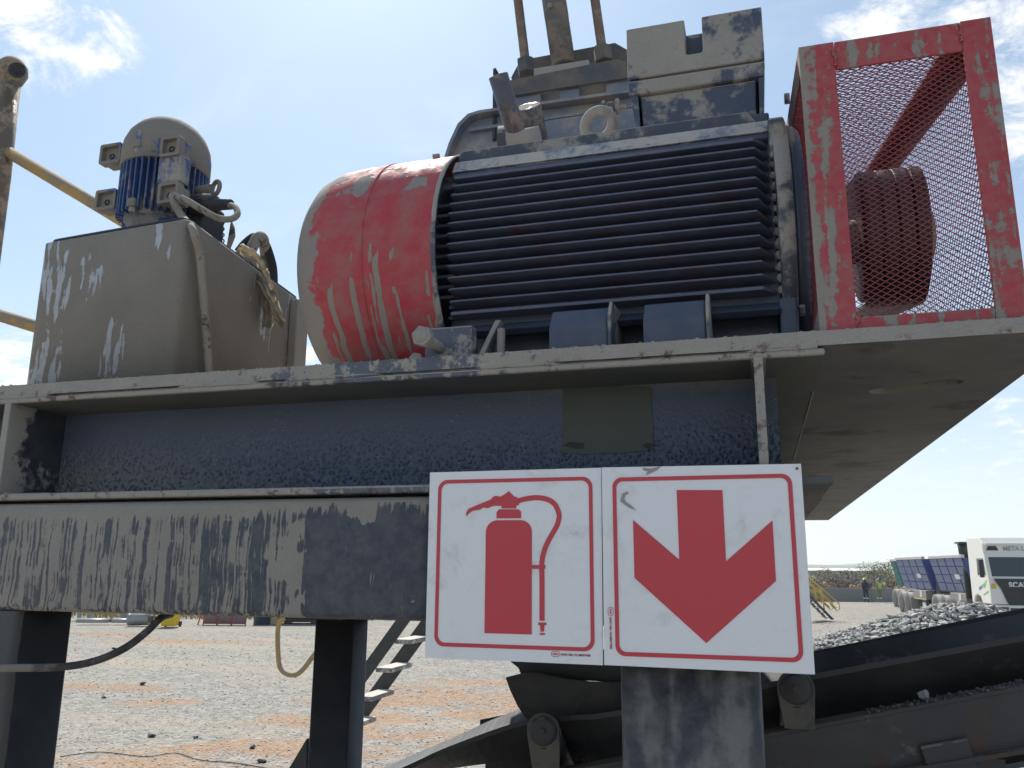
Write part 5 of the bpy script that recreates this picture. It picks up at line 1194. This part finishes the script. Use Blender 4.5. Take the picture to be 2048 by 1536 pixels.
# white greenhouse roofs / sheeting far off
o = thing('white_shed', 'long low white roofed shed on the horizon above the bushes', 'shed', tuple(cf((1650-1024)/FPX*420, 420)), YAW)
M_WH = plain('white_roof', (.75, .75, .74), .6, 0, .1, .1, 0)
part(MB().box((-22, -4, 0), (22, 4, 2.2)), 'shed_wall', M_CONC, o, local=True)
part(MB().prism([(-22.5, -4.6, 2.2), (-22.5, 4.6, 2.2), (-22.5, 0, 3.3)], (45, 0, 0)), 'shed_roof', M_WH, o, local=True)
# a line of distant trees
# far stair with yellow rails
fs = thing('far_stair', 'dark steel stair with yellow handrails right of the arrow sign', 'stairs', tuple(gp(1672, 1243)), YAW)
def lpx(px, py, d):       # local (x, z) in the stair's own upright plane
    q = gp(1672, 1243); v = (q-CAM).dot(FH); r = _R*(px-1024)-_U*(py-768)+_F*FPX; t_ = v/r.dot(FH); w = CAM+r*t_; return ((w-q).dot(RH), d, w.z)
a, b = lpx(1665, 1242, 0), lpx(1612, 1186, 0)
M_FS = plain('dark_stair_steel', (.035, .037, .045), .5, 0, .3, 4, 0); M_FY = plain('bright_yellow_rail', (.62, .42, .06), .5, 0, .2, 6, 0)
for dy in (0, .8):
    A, B = Vector(a)+Vector((0, dy, 0)), Vector(b)+Vector((0, dy, 0)); B = B+(B-A)*.8; A.z = 0.10
    part(MB().bar(A, B, .05, .28, (0, 1, 0)), 'stringer', M_FS, fs, local=True)
    for (p0, p1) in (((1678, 1207), (1600, 1139)), ((1672, 1216), (1600, 1152))):
        q0, q1 = Vector(lpx(*p0, dy)), Vector(lpx(*p1, dy)); q1 = q1+(q1-q0)*.3
        part(MB().tube([q0, q1], .028, 8), 'handrail', M_FY, fs, local=True)
    q0, q1, q2, q3 = (Vector(lpx(*k_, dy)) for k_ in ((1678, 1207), (1679, 1218), (1674, 1221), (1660, 1208)))
    part(MB().tube([q0, q1, q2, q3], .028, 8), 'rail_end', M_FY, fs, local=True)
    for p0, p1 in (((1649, 1222), (1643, 1176)), ((1643, 1207), (1640, 1174))):
        part(MB().tube([lpx(*p0, dy), lpx(*p1, dy)], .028, 8), 'rail_post', M_FY, fs, local=True)
A, B = Vector(a), Vector(b)
for k in range(7):
    q = A+(B-A)*(k+.5)/7*1.2; part(MB().box((q.x-.12, .03, q.z+.02), (q.x+.12, .77, q.z+.05)), 'tread', M_GALV, fs, local=True)

# ------------------------------------------------ truck train
TRZ = YAW-R_(9.6)
TO = cf(20.15, 36.0)
M_TW = plain('white_cab_paint', (.78, .76, .70), .35, 0, .06, 2, 0); M_TB = plain('black_grille', (.02, .022, .028), .35, 0, .3, 3, 0); M_GLASS = plain('dark_windscreen', (.03, .04, .042), .08, 0, .2, 1, 0, .8)
M_TBLUE = plain('lit_blue_trailer', (.15, .175, .30), .55, 0, .25, 1.5, .05); M_TBL2 = plain('shaded_blue_trailer', (.03, .06, .20), .5, 0, .3, 1.5, 0); M_TYRE = plain('dusty_tyre', (.075, .072, .07), .85, 0, .5, 3, .2); M_CHAS = plain('dusty_chassis', (.22, .215, .20), .7, 0, .4, 3, 0)  # same blue twice: lit tone for side panels, shaded tone for body
M_RIM = plain('wheel_rim', (.35, .34, .33), .5, .3, .2, 3, 0); M_CAP = plain('top_rail_grey', (.45, .42, .42), .6, 0, .2, 2, 0)
M_LETT = plain('cab_lettering', (.30, .34, .45), .5, 0, .05, 2, 0); M_SIL = plain('silver_lettering', (.70, .71, .72), .4, 0, .05, 2, 0); M_TYEL = plain('yellow_marker', (.60, .42, .05), .5, 0, .1, 2, 0); M_TGRN = plain('green_trailer', (.02, .16, .15), .5, 0, .3, 1.5, 0)
M_LGRN = plain('green_decal', (.20, .50, .10), .5, 0, .05, 2, 0); M_LBLU = plain('blue_decal', (.12, .18, .45), .5, 0, .05, 2, 0)
def wheel(par, x, y, w=.28, r=.52, dual=False):
    o = part(MB().lathe((x, y, r), (1, 0, 0), [(0, r*.62), (0, r*.93), (.03, r), (w-.03, r), (w, r*.93), (w, r*.62)], 28), 'wheel', M_TYRE, par, local=True)
    part(MB().lathe((x+.02, y, r), (1, 0, 0), [(0, r*.6), (.04, r*.55), (.06, r*.2), (.02, 0)], 20), 'rim', M_RIM, o)
    return o
tr = thing('truck', 'white tractor truck with dark grille and sleeper cab parked beyond the rock pile', 'truck', tuple(TO), TRZ)
cabp = [(0.0, .95), (-.02, 1.35), (.02, 2.05), (.22, 2.95), (.30, 3.10), (.30, 3.45), (.62, 3.75), (2.15, 3.80), (2.2, 1.0), (2.2, .95), (1.95, .95), (1.82, 1.20), (1.5, 1.32), (1.15, 1.22), (1.0, .95)]
part(MB().prism([(0, y, z) for y, z in cabp], (2.5, 0, 0)), 'cab', M_TW, tr, local=True, bev=.06, seg=3)
part(MB().prism([(.14, .045, 2.10), (.14, .215, 2.90), (2.36, .215, 2.90), (2.36, .045, 2.10)], (0, -.03, 0)), 'windscreen', M_GLASS, tr, local=True, bev=.01)
part(MB().box((.14, -.02, 2.02), (2.36, .05, 2.07)), 'wiper_bar', M_SIL, tr, local=True)
part(MB().prism([(.17, -.028, 2.00), (.40, -.028, 1.62), (.58, -.028, 1.10), (.66, -.028, .95), (1.84, -.028, .95), (1.92, -.028, 1.10), (2.10, -.028, 1.62), (2.33, -.028, 2.00)], (0, -.03, 0)), 'grille', M_TB, tr, local=True, bev=.01)
for k in range(4): part(MB().box((.68, -.075, 1.12+.17*k), (1.82, -.06, 1.17+.17*k)), 'grille_slat', M_TB, tr, local=True)
part(MB().box((.02, -.10, .42), (2.48, .35, .93)), 'bumper', M_TW, tr, local=True, bev=.06, seg=3)
for x in (.12, 1.9): part(MB().box((x, -.118, .60), (x+.48, -.099, .86)), 'headlight', M_GLASS, tr, local=True, bev=.02)
part(MB().box((.66, -.115, .52), (1.84, -.101, .82)), 'bumper_grille', M_TB, tr, local=True)
# side window, mirror, door lines, steps, fog
part(MB().prism([(-.004, .30, 2.15), (-.004, .42, 2.85), (-.004, 1.15, 2.85), (-.004, 1.2, 2.15)], (-.008, 0, 0)), 'side_window', M_GLASS, tr, local=True)
part(MB().box((-.30, .05, 2.05), (-.12, .18, 2.80)), 'mirror', M_TB, tr, local=True, bev=.04)
part(MB().box((2.62, .05, 2.05), (2.80, .18, 2.80)), 'mirror', M_TB, tr, local=True, bev=.04)
part(MB().box((.08, .20, 3.42), (2.42, .60, 3.48)), 'sun_visor', M_TW, tr, local=True)
part(MB().prism([(.12, .287, 3.18), (.20, .287, 3.36), (.52, .287, 3.36), (.60, .287, 3.18)], (0, -.02, 0)), 'roof_light', M_TB, tr, local=True)
LM = Matrix(((1, 0, 0, .78), (0, 0, -1, .277), (0, 1, 0, 3.17), (0, 0, 0, 1)))
part(text('META LOGISTICS', .26, LM, 'cab_lettering', .004, .98, .002), 'cab_lettering', M_LETT, tr, local=True)
LM = Matrix(((1, 0, 0, .72), (0, 0, -1, -.064), (0, 1, 0, 1.66), (0, 0, 0, 1)))
part(text('SCANIA', .30, LM, 'maker_lettering', .012, 1.05, .006), 'maker_lettering', M_SIL, tr, local=True)
for pts, m in ((((.25, 1.95), (.55, 1.62), (1.0, 1.70), (.6, 1.80)), M_LGRN), (((.8, 1.62), (1.2, 1.50), (1.25, 1.62), (.95, 1.70)), M_LBLU), (((.15, 1.45), (.8, 1.30), (.8, 1.34), (.2, 1.52)), M_LGRN)):
    part(MB().prism([(-.003, y, z) for y, z in pts], (-.004, 0, 0)), 'side_decal', m, tr, local=True)
part(MB().box((.06, -.034, 1.60), (.22, -.022, 1.80)), 'marker_plate', M_TYEL, tr, local=True)
wheel(tr, .02, 1.48); wheel(tr, 2.2, 1.48)
part(MB().box((.5, 2.25, .75), (2.0, 5.0, 1.0)), 'chassis', M_CHAS, tr, local=True)
for y in (3.6, 4.9):
    for x in (.0, 1.95): wheel(tr, x, y, .55)
st_ = part(MB().lathe((.22, 3.1, 1.1), (0, 0, 1), [(0, .16), (1.9, .16), (1.9, .26), (2.45, .30)], 20), 'air_intake', M_TB, tr, local=True)
part(MB().box((-.10, 2.78, 3.545), (.56, 3.42, 3.62)), 'intake_hood', M_TB, st_)
def trailer(name, label, y0, L, shift, mat, mat2, plates=True):
    # local frame of the trailer: same heading as the truck
    o = TO+Matrix.Rotation(TRZ, 3, 'Z') @ Vector((shift, y0, 0))
    t = thing(name, label, 'trailer', tuple(o), TRZ, 'side tipper trailers')
    zt, zm, zb = 2.92, 1.95, 1.35
    sec = [(.0, zt), (2.5, zt), (2.1, zb), (.4, zb)]
    part(MB().prism([(x, 0, z) for x, z in sec], (0, L, 0)), 'tipper_body', mat2, t, local=True, bev=.02)
    d = Vector((.4, 0, zb-zt))
    # pressed panels on the visible side, each proud of the ribs
    rows, cols = 4, 4
    nrm = Vector((-(zt-zb), 0, -.4)).normalized()
    for r in range(rows):
        for c in range(cols):
            t0, t1 = (r+.06)/rows, (r+.94)/rows; yA, yB = L*(c+.06)/cols, L*(c+.94)/cols
            q = [Vector((0, yA, zt))+d*t0, Vector((0, yB, zt))+d*t0, Vector((0, yB, zt))+d*t1, Vector((0, yA, zt))+d*t1]
            part(MB().prism([p_+nrm*.003 for p_ in q], nrm*.045), 'side_panel', mat, t, local=True, bev=.012)
    part(MB().box((-.06, -.04, zt-.02), (.10, L+.04, zt+.13)), 'top_rail', M_CAP, t, local=True, bev=.02)
    part(MB().box((2.4, -.04, zt-.02), (2.56, L+.04, zt+.13)), 'top_rail', M_CAP, t, local=True, bev=.02)
    part(MB().box((.55, -.5, .95), (1.95, L+.4, 1.2)), 'chassis', M_CHAS, t, local=True, bev=.02)
    part(MB().box((.10, .3, .85), (.5, L*.52, 1.30)), 'side_skirt', M_CHAS, t, local=True, bev=.02)
    part(MB().box((.094, .35, .83), (.104, L*.5, .87)), 'marker_strip', M_TYEL, t, local=True)
    if plates:
        part(MB().box((.088, L*.2, .95), (.099, L*.2+.34, 1.27)), 'side_board', plain(name+'_board', (.62, .52, .52), .5, 0, .1, 3, 0), t, local=True)
        q = Vector((0, L*.30, zt))+d*.55+nrm*.052; part(MB().obox(q, Vector((0, .32, 0)), d.normalized()*.11, nrm*.004), 'white_plate', M_TW, t, local=True)
    for y in (L*.70, L*.70+1.2):
        wheel(t, .0, y, .55); wheel(t, 1.95, y, .55)
        part(MB().lathe((.3, y, .52), (1, 0, 0), [(-.28, .60), (-.28, .64), (.30, .64), (.30, .60)], 20), 'mudguard', M_CHAS, t, local=True).scale = (1, 1, 1)
    part(MB().box((.55, -.06, 1.2), (.72, -.01, 2.35)), 'end_strut', M_CHAS, t, local=True)
    return t
trailer('tipper_trailer', 'front blue side tipper trailer directly behind the white cab', 2.9, 4.7, .0, M_TBLUE, M_TBL2)
trailer('tipper_trailer', 'second blue side tipper trailer at the rear of the truck', 8.6, 4.9, -.05, M_TBLUE, M_TBL2)
trailer('tipper_trailer', 'green tipper trailer glimpsed behind the rear blue trailer', 15.8, 5.0, 1.5, M_TGRN, M_TGRN, False)

# ------------------------------------------------ rock pile
pk = thing('rock_pile', 'heap of grey crushed rock between conveyor and truck', 'rock pile', tuple(cf(13.3, 25.5)), YAW)
M_PR = [plain('crushed_rock_grey', (.30, .295, .275), .9, 0, .5, 6, .4), plain('crushed_rock_pale', (.38, .37, .345), .9, 0, .4, 6, .4), plain('crushed_rock_dark', (.14, .14, .14), .9, 0, .5, 6, .4)]
meshes = [rock_mesh('rock', 1, 500+i, M_PR[(0, 1, 0, 2, 0, 1)[i]], 1) for i in range(6)]
def ph(x, y):
    r = math.hypot(x/5.2, y/3.4); return max(0, 1.50*(1-r)) if r > .12 else 1.50*.88
mb = MB(); nn = 40; mb.add([(x, y, ph(x, y)-.06) for j in range(nn+1) for i in range(nn+1) for x, y in ((-6+12*i/nn, -4+8*j/nn),)], [(j*(nn+1)+i, j*(nn+1)+i+1, (j+1)*(nn+1)+i+1, (j+1)*(nn+1)+i) for j in range(nn) for i in range(nn)])
part(mb, 'pile_core', M_PR[2], pk, local=True)
rr = random.Random(77); small = MB()
for i in range(300):
    y = -abs(rr.gauss(0, 1.6)); x = rr.uniform(-4.6, 3.5)
    s = rr.uniform(.08, .20)
    o = part(None, 'rock', None, pk, local=True, data=meshes[i % 6]); o.location = (x, max(y, -3.2), ph(x, max(y, -3.2))+s*.2); o.scale = (s*1.3, s, s*.75); o.rotation_euler = (rr.uniform(-.5, .5), rr.uniform(-.5, .5), rr.random()*6)
V = []; Fc = []
for i in range(5200):
    y = rr.uniform(-4.2, .6); x = rr.uniform(-7.5, 5.5); h = ph(x, y)
    if h <= 0 and rr.random() < .55: continue
    s = rr.uniform(.03, .085); c = Vector((x, y, h+s*.1)); ax = Vector((rr.uniform(-1, 1), rr.uniform(-1, 1), rr.uniform(-.6, .6))).normalized()*s*1.3; ay = ax.orthogonal().normalized()*s; az = ax.cross(ay).normalized()*s*.7
    n = len(V); V += [c+ax, c-ax, c+ay, c-ay, c+az, c-az]; Fc += [(n, n+2, n+4), (n+2, n+1, n+4), (n+1, n+3, n+4), (n+3, n, n+4), (n+2, n, n+5), (n+1, n+2, n+5), (n+3, n+1, n+5), (n, n+3, n+5)]
me = bpy.data.meshes.new('small_rocks'); me.from_pydata([tuple(q) for q in V], [], Fc); part(me, 'small_rocks', M_PR[1], pk, local=True, kind='stuff')
# blue-grey boulder / sheet lump by the bumper
o = part(rock_mesh('boulder', .55, 901, plain('blue_grey_boulder', (.14, .17, .21), .85, 0, .3, 4, .3), 3), 'boulder', None)
q = cf((2010-1024)/FPX*23.2*.985, 23.2); o.location = (q.x, q.y, .93); o.scale = (1.35, 1, .55); tag(o, 'smooth blue grey boulder at the right end of the rock pile', 'boulder')
part_b = part(rock_mesh('boulder_base', .9, 902, M_PR[0], 2), 'pile_shoulder', None, pk, local=True); part_b.location = (3.2, -2.0, .2); part_b.scale = (1.6, 1.2, .8)

# ------------------------------------------------ haze
HZ = True
if HZ:
    m, g, b = new_mat('haze_air'); g.N.remove(b); pv = g.n('ShaderNodeVolumePrincipled'); pv.inputs['Color'].default_value = (.93, .96, 1, 1); pv.inputs['Density'].default_value = .0003; pv.inputs['Anisotropy'].default_value = .6
    g.L.new(pv.outputs[0], g.N['Material Output'].inputs['Volume'])
    h = part(MB().box((-4000, -4000, -1), (4000, 4000, 75)), 'haze', m); h['kind'] = 'stuff'
